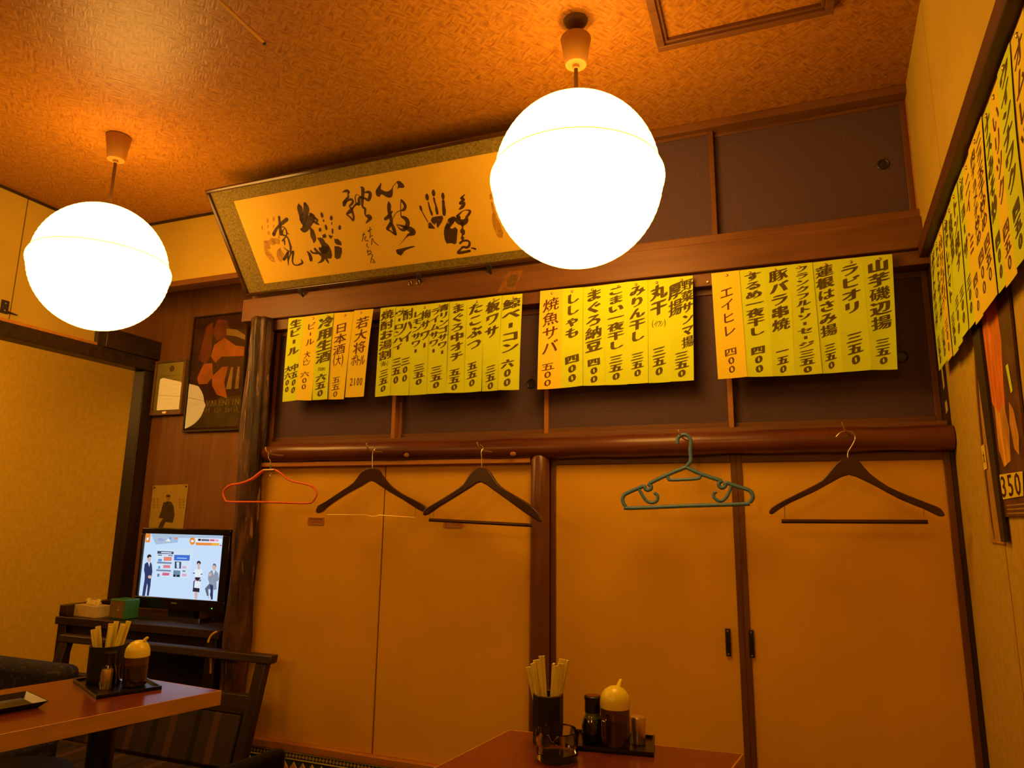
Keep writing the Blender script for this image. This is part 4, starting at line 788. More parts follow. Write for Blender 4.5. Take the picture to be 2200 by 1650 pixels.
def glyph(ch):
    if ch not in GL:
        c = bpy.data.curves.new('glyph', 'FONT')
        c.body = ch
        c.resolution_u = 2
        o = bpy.data.objects.new('glyph', c)
        COL.objects.link(o)
        bpy.context.view_layer.update()
        me = o.evaluated_get(bpy.context.evaluated_depsgraph_get()).to_mesh()
        vs = [(v.co.x, v.co.y) for v in me.vertices]
        fs = [tuple(p.vertices) for p in me.polygons]
        bpy.data.objects.remove(o)
        bpy.data.curves.remove(c)
        GL[ch] = (vs, fs)
    return GL[ch]


def glyph_box(mb, ch, cx, cy, w, h, mapf, heavy, up=0.26):
    """one written character in the box centred (cx, cy) of the sheet; marker strokes thick along the line, thin across"""
    vs, fs = glyph(ch)
    rotate = ch in 'ー'
    pts = [((-(y - 0.38), x - 0.5) if rotate else (x, y)) for x, y in vs]
    if not pts: return
    if ch.isascii():
        xs = [p[0] for p in pts]; ys = [p[1] for p in pts]
        ex, ey = (max(xs) + min(xs)) / 2, (max(ys) + min(ys)) / 2
        k = 1.25
    elif rotate:
        ex = ey = 0; k = 1.0
    else:
        ex, ey, k = 0.5, 0.38, 1.0
    jit = random.uniform(-0.04, 0.04)
    k2 = 1.0 if len(vs) < 70 else (0.6 if len(vs) < 110 else 0.36)
    offs = tuple(q * k2 for q in (-0.075, -0.03, 0.015, 0.06)) if heavy else (-0.020, 0.015)
    for dx in offs:
        out = []
        for x, y in pts:
            a = (x - ex) * k + dx
            b = (y - ey) * k * (0.55 if rotate else 1.0) + (0 if rotate else up * a) + dx * 0.35
            out.append(mapf(cx + (a + jit * b) * w, cy + b * h))
        mb.add(out, fs)


def cells(text):
    out, i = [], 0
    while i < len(text):
        if text[i] == '[':
            j = text.index(']', i); out.append(text[i + 1:j]); i = j + 1
        else:
            out.append(text[i]); i += 1
    return out


def write_columns(mb, cols, W, Hh, mapf, heavy):
    """cols: (centre 0..1, width 0..1, text, top 0..1, bottom 0..1)"""
    for cx, cw, text, t0, t1 in cols:
        cs = cells(text)
        ch = (t1 - t0) / len(cs)
        for i, c in enumerate(cs):
            y = 1 - (t0 + ch * (i + 0.5))
            w = min(cw * W * 1.22, ch * Hh * 1.75)
            hgt = ch * Hh * 0.98
            if len(c) == 1:
                g = 0.80 if c == '0' else 1.0
                glyph_box(mb, c, cx * W, y * Hh, w * g, min(hgt, w * 1.35) * (0.9 if c == '0' else 1), mapf, heavy)
            else:
                for k, q in enumerate(c):
                    ww = w / len(c)
                    glyph_box(mb, q, cx * W + (k - (len(c) - 1) / 2) * ww, y * Hh, ww * 1.35, min(hgt, ww * 2.4), mapf, False, 0.12)


def menu_strip(corners, spec, heavy, paper, label, group, surf, pins=((0.5, 0.97),)):
    """surf(u, v, n): point on the hanging sheet, u and v in 0..1 (v up), n metres in front"""
    W = (corners(1, 1) - corners(0, 1)).length
    Hh = (corners(0, 1) - corners(0, 0)).length
    base = surf(0.5, 0, 0)
    t = thing('menu_strip', base, label, 'menu strip', group)
    nu, nv = 3, 12
    mb = MB()
    vs = [surf(i / nu, j / nv, n) for n in (0.0, 0.0005) for j in range(nv + 1) for i in range(nu + 1)]
    k = (nu + 1) * (nv + 1)
    fs = []
    for j in range(nv):
        for i in range(nu):
            a = j * (nu + 1) + i
            fs.append((a + k, a + 1 + k, a + nu + 2 + k, a + nu + 1 + k))
            fs.append((a, a + nu + 1, a + nu + 2, a + 1))
    bd = [i for i in range(nu + 1)] + [j * (nu + 1) + nu for j in range(1, nv + 1)] + [nv * (nu + 1) + i for i in range(nu - 1, -1, -1)] + [j * (nu + 1) for j in range(nv - 1, 0, -1)]
    for a, b in zip(bd, bd[1:] + bd[:1]):
        fs.append((a, b, b + k, a + k))
    mb.add(vs, fs)
    p = mb.build('paper', paper, t, smooth=True)
    mb = MB()
    write_columns(mb, spec, W, Hh, lambda x, y: surf(x / W, y / Hh, 0.0011), heavy)
    tag(mb.build('lettering', INKM if heavy else INKR, t, fix=False), kind='stuff')
    for pu, pv in pins:
        c0 = surf(pu, pv, 0.0005); nrm = (surf(pu, pv, 0.01) - c0).normalized()
        m = MB()
        a = Vector((0, 0, 1)); b = nrm.cross(a).normalized(); a = b.cross(nrm)
        rings = [(0.0052, 0.0), (0.0048, 0.0015), (0.003, 0.0028), (0.0006, 0.0033)]
        vs2 = [c0 + (b * math.cos(k2 * math.pi / 5) + a * math.sin(k2 * math.pi / 5)) * r + nrm * h for r, h in rings for k2 in range(10)]
        m.add(vs2, [(r * 10 + k2, r * 10 + (k2 + 1) % 10, r * 10 + 10 + (k2 + 1) % 10, r * 10 + 10 + k2) for r in range(3) for k2 in range(10)] + [tuple(range(30, 40))])
        m.build('thumbtack', BRASS, t, smooth=True)
    return t


# text of the strips on the closet wall, left to right: (columns, heavy marker?, colour)
SPEC = [
    ([(0.5, 0.62, '生ビール', 0.02, 0.46), (0.25, 0.36, '大六00', 0.58, 0.90), (0.70, 0.44, '中五00', 0.56, 0.92)], True, 'y'),
    ([(0.55, 0.5, 'ビール', 0.08, 0.36), (0.45, 0.36, '大[ビン]', 0.42, 0.60), (0.42, 0.5, '六00', 0.66, 0.88)], False, 'o'),
    ([(0.55, 0.8, '冷用生酒', 0.03, 0.58), (0.5, 0.8, '[300ml]', 0.62, 0.68), (0.5, 0.56, '六五0', 0.70, 0.97)], True, 'y'),
    ([(0.45, 0.56, '日本酒[(大)]', 0.12, 0.62), (0.42, 0.5, '五五0', 0.74, 0.98)], False, 'o'),
    ([(0.52, 0.56, '若大将[ボトル]', 0.08, 0.66), (0.52, 0.9, '[2100]', 0.78, 0.88)], False, 'o'),
    ([(0.5, 0.72, '焼酎お湯割', 0.03, 0.60), (0.5, 0.9, '[(梅入)]', 0.61, 0.67), (0.5, 0.5, '三五0', 0.70, 0.96)], True, 'y'),
    ([(0.26, 0.46, 'ウーロンハイ', 0.04, 0.50), (0.26, 0.40, '三五0', 0.58, 0.88), (0.74, 0.50, '酎ハイ', 0.03, 0.42), (0.74, 0.42, '三00', 0.58, 0.86)], True, 'y'),
    ([(0.27, 0.44, 'レモンサワー', 0.06, 0.56), (0.74, 0.46, '梅サワー', 0.06, 0.52), (0.5, 0.5, '三五0', 0.66, 0.90)], True, 'y'),
    ([(0.27, 0.44, 'ライムサワー', 0.05, 0.58), (0.74, 0.46, '青リンゴサワー', 0.02, 0.60), (0.45, 0.5, '三五0', 0.70, 0.95)], True, 'y'),
    ([(0.5, 0.62, 'まぐろ中オチ', 0.03, 0.66), (0.42, 0.5, '五五0', 0.74, 0.98)], True, 'y'),
    ([(0.5, 0.68, 'たこぶつ', 0.04, 0.56), (0.42, 0.5, '五五0', 0.68, 0.95)], True, 'y'),
    ([(0.5, 0.68, '板ワサ', 0.04, 0.45), (0.5, 0.5, '三五0', 0.73, 0.99)], True, 'y'),
    ([(0.5, 0.72, '鯨ベーコン', 0.04, 0.62), (0.42, 0.5, '六00', 0.68, 0.97)], True, 'y'),
    ([(0.5, 0.6, '焼魚サバ', 0.08, 0.66), (0.42, 0.5, '五00', 0.74, 0.98)], False, 'o'),
    ([(0.5, 0.56, 'ししゃも', 0.05, 0.52), (0.5, 0.56, '四00', 0.68, 0.96)], True, 'y'),
    ([(0.5, 0.64, 'まぐろ納豆', 0.03, 0.67), (0.5, 0.5, '四00', 0.73, 0.98)], True, 'y'),
    ([(0.5, 0.62, 'こまい一夜干し', 0.03, 0.66), (0.5, 0.5, '三五0', 0.71, 0.96)], True, 'y'),
    ([(0.5, 0.62, 'みりん干し', 0.04, 0.60), (0.5, 0.5, '三五0', 0.70, 0.94)], True, 'y'),
    ([(0.5, 0.62, '丸干', 0.05, 0.36), (0.5, 0.9, '[(イワシ)]', 0.40, 0.48), (0.5, 0.5, '三五0', 0.66, 0.94)], True, 'y'),
    ([(0.25, 0.48, '厚揚', 0.05, 0.38), (0.76, 0.42, '野菜サンマ揚', 0.03, 0.69), (0.5, 0.5, '三五0', 0.72, 0.97)], True, 'y'),
    ([(0.5, 0.42, 'エイヒレ', 0.14, 0.62), (0.5, 0.38, '四00', 0.72, 0.96)], False, 'o'),
    ([(0.5, 0.56, 'するめ一夜干し', 0.03, 0.63), (0.5, 0.46, '四00', 0.72, 0.97)], True, 'y'),
    ([(0.5, 0.64, '豚バラ串焼', 0.03, 0.60), (0.5, 0.46, '一五0', 0.74, 0.98)], True, 'y'),
    ([(0.5, 0.56, 'フランクフルトソーセージ', 0.02, 0.77), (0.5, 0.48, '三五0', 0.78, 0.99)], True, 'y'),
    ([(0.5, 0.66, '蓮根はさみ揚', 0.04, 0.68), (0.5, 0.46, '三五0', 0.74, 0.97)], True, 'y'),
    ([(0.5, 0.58, 'ラビオリ', 0.05, 0.50), (0.5, 0.46, '三五0', 0.66, 0.95)], True, 'y'),
    ([(0.5, 0.62, '山芋磯辺揚', 0.03, 0.66), (0.5, 0.46, '三五0', 0.73, 0.96)], True, 'y'),
]
NAMES = ['生ビール', 'ビール大ビン', '冷用生酒', '日本酒', '若大将ボトル', '焼酎お湯割', '酎ハイ and ウーロンハイ', '梅サワー and レモンサワー', '青リンゴサワー and ライムサワー', 'まぐろ中オチ', 'たこぶつ', '板ワサ', '鯨ベーコン', '焼魚サバ', 'ししゃも', 'まぐろ納豆', 'こまい一夜干し', 'みりん干し', '丸干 (イワシ)', '野菜サンマ揚', 'エイヒレ', 'するめ一夜干し', '豚バラ串焼', 'フランクフルトソーセージ', '蓮根はさみ揚', 'ラビオリ', '山芋磯辺揚']
ORD = ['first', 'second', 'third', 'fourth', 'fifth', 'sixth', 'seventh', 'eighth', 'ninth', 'tenth', 'eleventh', 'twelfth', 'thirteenth']
WHERE = [ORD[k] + ' from left in the leftmost group' for k in range(5)] + [ORD[k] + ' from left in the second group' for k in range(8)] + [ORD[k] + ' from left in the group below the big lamp' for k in range(7)] + [ORD[k] + ' from left in the right-hand group' for k in range(7)]
for i, (cn, sp, nm, wh) in enumerate(zip(STRIPS, SPEC, NAMES, WHERE)):
    TLc, TRc, BRc, BLc = [Vector((x, 0, z)) for x, z in cn]
    y0 = 2.2105 - 0.0011 * (i % 3)
    bow = random.uniform(0.004, 0.012)
    lean = random.uniform(0.0, 0.008)

    def surf(u, v, n, TLc=TLc, TRc=TRc, BRc=BRc, BLc=BLc, y0=y0, bow=bow, lean=lean):
        p = (BLc * (1 - u) + BRc * u) * (1 - v) + (TLc * (1 - u) + TRc * u) * v
        d = bow * math.sin(math.pi * min(1, (1 - v) * 1.0)) * 0.5 + lean * (1 - v) ** 2 + 0.003 * (2 * u - 1) ** 2 * (1 - v)
        return Vector((p.x, y0 - d - n, p.z))

    corner = lambda u, v, s=surf: s(u, v, 0)
    colour = 'yellow' if sp[2] == 'y' else 'orange'
    menu_strip(corner, sp[0], sp[1], YELLOW if colour == 'yellow' else ORANGE, '%s menu strip %s, %s' % (colour, nm, wh), 'menu strips pinned across the closet wall', surf,
               pins=((random.uniform(0.35, 0.65), 0.965),))
# bare tacks left in the rail between strip groups
for x, z in ((-0.86, 1.93), (-0.165, 1.918)):
    tag(MB().tube([(x, 2.2325, z), (x, 2.224, z - 0.001)], [0.004, 0.003], 10).build('brass_tack', BRASS, smooth=True), 'lone brass tack in the rail %s strip group' % ('left of the middle' if x < -0.5 else 'left of the right'), 'tack')

# strips on the right wall, from the corner towards the viewer
RS = [0.070, 0.155, 0.235, 0.312, 0.385, 0.455, 0.535, 0.612, 0.688, 0.825, 0.885, 0.965, 1.05, 1.135]
RTXT = [
    ([(0.5, 0.6, 'ポテトサラダ', 0.04, 0.66), (0.5, 0.5, '三五0', 0.74, 0.97)], True, 'y'),
    ([(0.5, 0.6, 'トマトサラダ', 0.05, 0.66), (0.5, 0.5, '三五0', 0.73, 0.96)], True, 'y'),
    ([(0.3, 0.4, 'もろきゅう', 0.06, 0.62), (0.7, 0.4, 'もろみそ', 0.05, 0.58), (0.5, 0.5, '三00', 0.70, 0.95)], False, 'o'),
    ([(0.5, 0.6, '冷やしトマト', 0.04, 0.64), (0.5, 0.5, '三五0', 0.72, 0.95)], True, 'y'),
    ([(0.5, 0.6, '枝豆', 0.08, 0.40), (0.5, 0.5, '三00', 0.66, 0.93)], True, 'y'),
    ([(0.5, 0.6, 'トン枝ナ', 0.06, 0.56), (0.5, 0.5, '三00', 0.68, 0.93)], True, 'y'),
    ([(0.5, 0.6, 'ギョーザ', 0.06, 0.56), (0.5, 0.5, '三00', 0.68, 0.93)], True, 'y'),
    ([(0.5, 0.6, 'ニイ、ミ', 0.08, 0.60), (0.5, 0.5, '四00', 0.72, 0.95)], False, 'o'),
    ([(0.28, 0.42, '肉チョメチ炒め', 0.06, 0.62), (0.30, 0.36, '四00', 0.66, 0.92), (0.72, 0.42, 'ニラ玉子炒め', 0.04, 0.60), (0.74, 0.36, '四五0', 0.64, 0.90)], False, 'o'),
    ([(0.5, 0.62, 'ナスみそ炒', 0.04, 0.62), (0.5, 0.5, '四00', 0.70, 0.95)], True, 'y'),
    ([(0.5, 0.55, 'いリツク', 0.10, 0.60), (0.5, 0.5, '四五0', 0.70, 0.95)], False, 'o'),
    ([(0.5, 0.6, 'ウインナワク', 0.03, 0.66), (0.5, 0.5, '四五0', 0.72, 0.95)], True, 'y'),
    ([(0.5, 0.6, 'オムレツ', 0.06, 0.60), (0.5, 0.5, '四五0', 0.72, 0.95)], False, 'o'),
]
for i, sp in enumerate(RTXT):
    s0, s1 = RS[i], RS[i + 1] + (0.004 if i % 2 else 0.0)
    zt, zb = 1.915 + random.uniform(-0.004, 0.004), 1.562 + random.uniform(-0.012, 0.010)
    oo = 0.0155 + 0.0011 * (i % 3)
    bow = random.uniform(0.003, 0.010)

    def surf(u, v, n, s0=s0, s1=s1, zt=zt, zb=zb, oo=oo, bow=bow):
        return rwall(s0 + (s1 - s0) * u, zb + (zt - zb) * v, 0.486, oo + n + bow * math.sin(math.pi * (1 - v)) * 0.6 + 0.010 * (1 - v) ** 2 + 0.0006 * (2 * u - 1) ** 2 * (1 - v))

    colour = 'yellow' if sp[2] == 'y' else 'orange'
    menu_strip(lambda u, v, s=surf: s(u, v, 0), sp[0], sp[1], YELLOW if colour == 'yellow' else ORANGE,
               '%s paper menu strip on the right wall, %s from the room corner' % (colour, ORD[i]), 'menu strips pinned along the right wall', surf, pins=((0.5, 0.955),))

# ================================================================= HANGERS
GREENP = plain('green_plastic', (0.085, 0.21, 0.42), 0.35, 0.5, 0.06, 30, raw=True)
PINKP = plain('pink_plastic', (0.80, 0.14, 0.07), 0.4, 0.5, 0.06, 20)
HW = wood('hanger_wood', (0.030, 0.012, 0.010), (0.075, 0.030, 0.022), 'x', rough=0.25, spec=0.5, bump=0.03)


YH = 2.126
t = thing('coat_hanger', (GREEN[1][0][0], YH, min(z for g in GREEN for x, z in g)), 'green plastic coat hanger on the log beam', 'hanger', 'coat hangers on the log beam')
for nm, g, r in zip(('hook', 'frame', 'strap_bar', 'side_hook', 'side_hook'), GREEN, (0.0058, 0.0060, 0.0050, 0.0050, 0.0050)):
    MB().tube([(p.x, YH, p.y) for p in smooth_path([(x, z, 0) for x, z in g], 3)], r, 10).build(nm, GREENP, t, smooth=True)

t = thing('coat_hanger', (PINK[1][0][0], YH, min(z for g in PINK for x, z in g)), 'pink plastic coat hanger beside the bark post', 'hanger', 'coat hangers on the log beam')
lp = [Vector((p.x, YH - 0.0, p.y)) for p in smooth_path([(x, z, 0) for x, z in PINK[0]], 3)]
n = len(lp)
MB().tube(lp, [0.0068 - 0.0030 * min(1, i / (n * 0.32)) if i < n * 0.5 else 0.0036 for i in range(n)], 10).build('frame', PINKP, t, smooth=True)
MB().tube([(x, YH, z) for x, z in PINK[1]], 0.0058, 12).build('sleeve', BRASS, t, smooth=True)
MB().tube([(p.x, YH, p.y) for p in smooth_path([(x, z, 0) for x, z in PINK[2]], 3)], 0.0017, 8).build('hook', STEEL, t, smooth=True)
MB().tube([(x, YH, z) for x, z in PINK[3]], 0.0030, 8).build('hook_wrap', plain('green_tape', (0.08, 0.25, 0.06), 0.6), t, smooth=True)
MB().tube([(p.x, YH, p.y) for p in smooth_path([(x, z, 0) for x, z in PINK[4]], 3)], 0.0013, 6).build('eyelet', STEEL, t, smooth=True)


def wooden_hanger(W, B, y, label, bar):
    outline, hook = W
    t = thing('coat_hanger', (hook[0][0], y, min(z for x, z in outline)), label, 'hanger', 'coat hangers on the log beam')
    # arms curve gently towards the room at their tips
    cx = hook[0][0]
    n = len(outline)
    ar = sum(outline[i - 1][0] * outline[i][1] - outline[i][0] * outline[i - 1][1] for i in range(n))
    sg = 1 if ar > 0 else -1
    fat = []
    for i in range(n):
        (xa, za), (xb, zb) = outline[i - 1], outline[(i + 1) % n]
        tx, tz = xb - xa, zb - za
        tl = math.hypot(tx, tz) or 1.0
        fat.append((outline[i][0] + sg * tz / tl * 0.0022, outline[i][1] - sg * tx / tl * 0.0022))
    outline = fat
    P = [(p.x, p.y) for p in smooth_path([(x, z, 0) for x, z in outline], 2, closed=True)]
    yo = lambda x: y - 0.35 * (x - cx) ** 2
    m = MB()
    k = len(P)
    cz = sum(z for x, z in P) / k
    vs = [(x, yo(x) - 0.008, z) for x, z in P] + [(x, yo(x) + 0.008, z) for x, z in P]
    m.add(vs, [tuple(range(k)), tuple(range(2 * k - 1, k - 1, -1))] + [(i, (i + 1) % k, k + (i + 1) % k, k + i) for i in range(k)])
    m.build('body', HW, t, bevel=0.0035, seg=3, tri=True)
    MB().tube([(p.x, y, p.y) for p in smooth_path([(x, z, 0) for x, z in hook], 4)], 0.0018, 8).build('hook', STEEL, t, smooth=True)
    for i, b in enumerate(B):
        if bar and i == 2:
            MB().tube([(x, yo(x), z) for x, z in b], 0.0058, 10).build('trouser_bar', HW, t, smooth=True)
        else:
            MB().tube([(x, yo(x), z) for x, z in b], 0.0011, 6).build('wire', STEEL if bar else BRASS, t, smooth=True)


wooden_hanger(W1, W1B, 2.138, 'dark wooden coat hanger with thin wire bar, left of the wooden ones', False)
wooden_hanger(W2, W2B, 2.105, 'dark wooden coat hanger with bar touching the round middle post', True)
wooden_hanger(W3, W3B, 2.128, 'dark wooden coat hanger with bar near the right wall', True)

# ================================================================= ALCOVE PICTURES
GLAZE = glazing('picture_glass', 1.55)


def flat(mb, pts, y): return mb.poly([(x, y, z) for x, z in pts])


# framed film poster, replaced by a plain abstract design of the same colours
px0, px1, pz0, pz1, py = -2.735, -2.378, 1.542, 2.136, 2.585
t = thing('framed_poster', ((px0 + px1) / 2, py, pz0), 'dark framed poster with orange figure shapes on the alcove wall', 'poster')
for a in ((px0, px1, pz0, pz0 + 0.008), (px0, px1, pz1 - 0.008, pz1), (px0, px0 + 0.008, pz0 + 0.008, pz1 - 0.008), (px1 - 0.008, px1, pz0 + 0.008, pz1 - 0.008)):
    MB().box(a[0], a[1], py - 0.008, py + 0.012, a[2], a[3]).build('frame_rail', DARK, t)
sh = MB().box(px0 + 0.008, px1 - 0.008, py, py + 0.004, pz0 + 0.008, pz1 - 0.008).build('print', plain('poster_maroon', (0.085, 0.030, 0.030), 0.6, 0.3, 0.35, 7), t)
u = lambda a, b: (px0 + 0.008 + a * (px1 - px0 - 0.016), pz0 + 0.008 + b * (pz1 - pz0 - 0.016))
PO = plain('poster_orange', (0.55, 0.17, 0.05), 0.6, 0.3, 0.25, 14)
PR = plain('poster_red', (0.24, 0.065, 0.05), 0.6, 0.3, 0.25, 14)
PT = plain('poster_tan', (0.42, 0.25, 0.12), 0.6, 0.3, 0.25, 14)
PK_ = plain('poster_brown', (0.10, 0.045, 0.035), 0.6, 0.3, 0.25, 14)
for i, (c, pts) in enumerate((
        (PR, [(0.12, 0.62), (0.22, 0.92), (0.34, 0.95), (0.36, 0.66), (0.28, 0.58)]),
        (plain('poster_olive', (0.13, 0.085, 0.035), 0.6, 0.3, 0.3, 14), [(0.02, 0.02), (0.98, 0.02), (0.98, 0.28), (0.60, 0.27), (0.42, 0.22), (0.02, 0.20)]),
        (PO, [(0.40, 0.74), (0.58, 0.80), (0.80, 0.72), (0.97, 0.70), (0.97, 0.55), (0.78, 0.62), (0.46, 0.58), (0.36, 0.64)]),
        (PR, [(0.34, 0.86), (0.42, 0.97), (0.58, 0.96), (0.66, 0.88), (0.60, 0.80), (0.44, 0.78)]),
        (PT, [(0.60, 0.88), (0.80, 0.86), (0.97, 0.80), (0.97, 0.76), (0.80, 0.80), (0.62, 0.82)]),
        (PO, [(0.14, 0.46), (0.24, 0.58), (0.40, 0.58), (0.44, 0.46), (0.34, 0.40), (0.18, 0.40)]),
        (PO, [(0.42, 0.46), (0.60, 0.54), (0.70, 0.54), (0.66, 0.40), (0.74, 0.26), (0.54, 0.30), (0.44, 0.38)]),
        (PK_, [(0.46, 0.58), (0.56, 0.63), (0.97, 0.62), (0.97, 0.55), (0.50, 0.54)]),
        (PT, [(0.70, 0.34), (0.76, 0.53), (0.80, 0.53), (0.80, 0.34)]),
        (PT, [(0.86, 0.34), (0.88, 0.53), (0.92, 0.53), (0.93, 0.34)]))):
    flat(MB(), [u(*p) for p in pts], py - 0.0004 - 0.00015 * i).build('printed_shape', c, sh, tri=True)
mb = MB()
def hline(mb, text, x0, x1, zc, hgt, y):
    n = len(text); w = (x1 - x0) / n
    for i, c in enumerate(text):
        if c != ' ':
            glyph_box(mb, c, x0 + (i + 0.5) * w, zc, w * 1.25, hgt, lambda a, b: (a, y, b), False, 0)
hline(mb, 'VALENTIN', u(0.36, 0)[0], u(0.97, 0)[0], u(0, 0.225)[1], 0.035, py - 0.0026)
hline(mb, 'of the Sheik', u(0.36, 0)[0], u(0.97, 0)[0], u(0, 0.165)[1], 0.034, py - 0.0026)
tag(mb.build('lettering', plain('poster_letter', (0.85, 0.62, 0.28), 0.6), sh, fix=False), kind='stuff')
flat(MB(), [(px0 + 0.008, pz0 + 0.008), (px1 - 0.008, pz0 + 0.008), (px1 - 0.008, pz1 - 0.008), (px0 + 0.008, pz1 - 0.008)], py - 0.0045).build('glass_pane', GLAZE, t, fix=False)

# certificate
cx0, cx1, cz0, cz1, cy = -2.958, -2.752, 1.632, 1.916, 2.578
t = thing('framed_certificate', ((cx0 + cx1) / 2, cy, cz0), 'small framed certificate with round seal beside the dark corner post', 'certificate')
FW = wood('thin_frame_wood', (0.16, 0.08, 0.04), (0.27, 0.14, 0.07), 'z')
for a in ((cx0, cx1, cz0, cz0 + 0.026), (cx0, cx1, cz1 - 0.012, cz1), (cx0, cx0 + 0.013, cz0 + 0.026, cz1 - 0.012), (cx1 - 0.013, cx1, cz0 + 0.026, cz1 - 0.012)):
    MB().box(a[0], a[1], cy - 0.008, cy + 0.018, a[2], a[3]).build('frame_rail', FW, t, bevel=0.002)
pp = MB().box(cx0 + 0.013, cx1 - 0.013, cy, cy + 0.004, cz0 + 0.026, cz1 - 0.012).build('paper', plain('certificate_paper', (0.66, 0.55, 0.26), 0.7, 0.2, 0.04, 10), t)
flat(MB(), [(-2.846 + 0.017 * math.cos(k * math.pi / 8), 1.872 + 0.017 * math.sin(k * math.pi / 8)) for k in range(16)], cy - 0.0006).build('seal', plain('seal_brown', (0.30, 0.17, 0.06), 0.7), pp)
for k in range(7):
    MB().box(-2.915, -2.785, cy - 0.0007, cy - 0.0002, 1.835 - k * 0.024, 1.837 - k * 0.024).build('text_line', plain('certificate_text', (0.35, 0.24, 0.09), 0.7), pp)
flat(MB(), [(cx0 + 0.013, cz0 + 0.026), (cx1 - 0.013, cz0 + 0.026), (cx1 - 0.013, cz1 - 0.012), (cx0 + 0.013, cz1 - 0.012)], cy - 0.0042).build('glass_pane', GLAZE, t, fix=False)
MB().box(-2.87, -2.845, cy - 0.0095, cy - 0.008, cz0 + 0.008, cz0 + 0.018).build('name_plate', BRASS, t)

# small tacked print with a caped figure
t = thing('tacked_print', (-2.79, 2.597, 1.045), 'small yellowed print of a seated caped figure above the television', 'print')
q = [(-2.907, 1.280), (-2.678, 1.287), (-2.684, 1.045), (-2.906, 1.05)]
sh = MB().prism([(x, 2.5975, z) for x, z in q], (0, -0.001, 0)).build('paper', plain('yellowed_print', (0.60, 0.42, 0.12), 0.55, 0.35, 0.06, 20), t)
g = lambda x, y: (-2.907 + (x - 205 + (y - 100) * 0.11) / 315 * 0.227, 1.282 - (y - 95) / 372 * 0.212)
CB = plain('print_dark', (0.10, 0.065, 0.03), 0.7, 0.2, 0.3, 60)
flat(MB(), [g(*p) for p in [(300, 245), (280, 320), (258, 375), (300, 380), (270, 420), (250, 470), (290, 470), (320, 410), (385, 415), (402, 350), (395, 280), (375, 240), (345, 232)]], 2.5962).build('printed_figure', CB, sh, tri=True)
flat(MB(), [g(345 + 20 * math.cos(k * math.pi / 6), 205 + 28 * math.sin(k * math.pi / 6)) for k in range(12)], 2.5961).build('printed_head', plain('print_skin', (0.48, 0.30, 0.10), 0.7), sh)
flat(MB(), [g(345 + 21 * math.cos(k * math.pi / 6), 188 + 12 * math.sin(k * math.pi / 6)) for k in range(12)], 2.5959).build('printed_hair', CB, sh)
mb = MB()
for k in range(6):
    for xx in (205, 240, 440, 470):
        if (k + xx) % 5: flat(mb, [g(xx, 190 + k * 22), g(xx + 18, 190 + k * 22), g(xx + 18, 203 + k * 22), g(xx, 203 + k * 22)], 2.5962)
tag(mb.build('printed_text', plain('print_faint', (0.40, 0.27, 0.08), 0.7), sh), kind='stuff')
for x, z in ((-2.895, 1.270), (-2.69, 1.275)):
    MB().tube([(x, 2.597, z), (x, 2.592, z)], [0.005, 0.003], 8).build('thumbtack', IRON, t, smooth=True)

# ================================================================= TELEVISION CORNER
shf = thing('television_shelf', (-2.52, 2.42, 0), 'dark wooden shelf stand under the television in the alcove', 'shelf')
MB().box(-2.985, -2.065, 2.232, 2.58, 0.662, 0.695).build('board', DARKX, shf, bevel=0.003)
for x in (-2.95, -2.11):
    for y in (2.26, 2.545):
        MB().box(x - 0.025, x + 0.025, y - 0.02, y + 0.02, 0, 0.662).build('leg', DARK, shf, bevel=0.003)
MB().box(-2.925, -2.135, 2.50, 2.515, 0.05, 0.662).build('back_panel', DARKX, shf)
MB().box(-2.925, -2.135, 2.26, 2.28, 0.60, 0.655).build('apron', DARKX, shf)

tv = thing('television', (-2.433, 2.42, 0.695), 'small black flat television showing a studio news programme', 'television')
TX0, TX1, TZ0, TZ1, TY = -2.688, -2.180, 0.735, 1.080, 2.38
SX0, SX1, SZ0, SZ1 = -2.674, -2.2215, 0.784, 1.0545
TVB = plain('tv_gloss_black', (0.012, 0.010, 0.010), 0.15, 0.6, 0.1, 20)
for a in ((TX0, TX1, SZ1, TZ1), (TX0, TX1, TZ0, SZ0), (TX0, SX0, SZ0, SZ1), (SX1, TX1, SZ0, SZ1)):
    MB().box(a[0], a[1], TY - 0.012, TY + 0.03, a[2], a[3]).build('bezel', TVB, tv, bevel=0.003)
MB().box(TX0 + 0.02, TX1 - 0.02, TY + 0.03, TY + 0.075, TZ0 + 0.02, TZ1 - 0.02).build('rear_housing', BLACK, tv, bevel=0.01)
MB().box(-2.50, -2.36, TY + 0.005, TY + 0.04, 0.70, 0.74).build('neck', BLACK, tv)
MB().hexa([(-2.60, 2.32, 0.695), (-2.26, 2.32, 0.695), (-2.26, 2.52, 0.695), (-2.60, 2.52, 0.695), (-2.58, 2.34, 0.712), (-2.28, 2.34, 0.712), (-2.28, 2.50, 0.712), (-2.58, 2.50, 0.712)]).build('stand_base', TVB, tv, bevel=0.003)
MB().box(-2.47, -2.44, TY - 0.0128, TY - 0.012, 0.762, 0.767).build('badge', plain('badge_grey', (0.25, 0.25, 0.25), 0.4), tv)
MB().box(-2.246, -2.242, TY - 0.0128, TY - 0.012, 0.752, 0.756).build('power_light', emit('led', (0.25, 1.0, 0.1), 1.5), tv)
scr = MB().box(SX0, SX1, TY - 0.002, TY + 0.02, SZ0, SZ1).build('screen', emit('tv_field', (0.58, 0.76, 1.0), 0.95), tv)
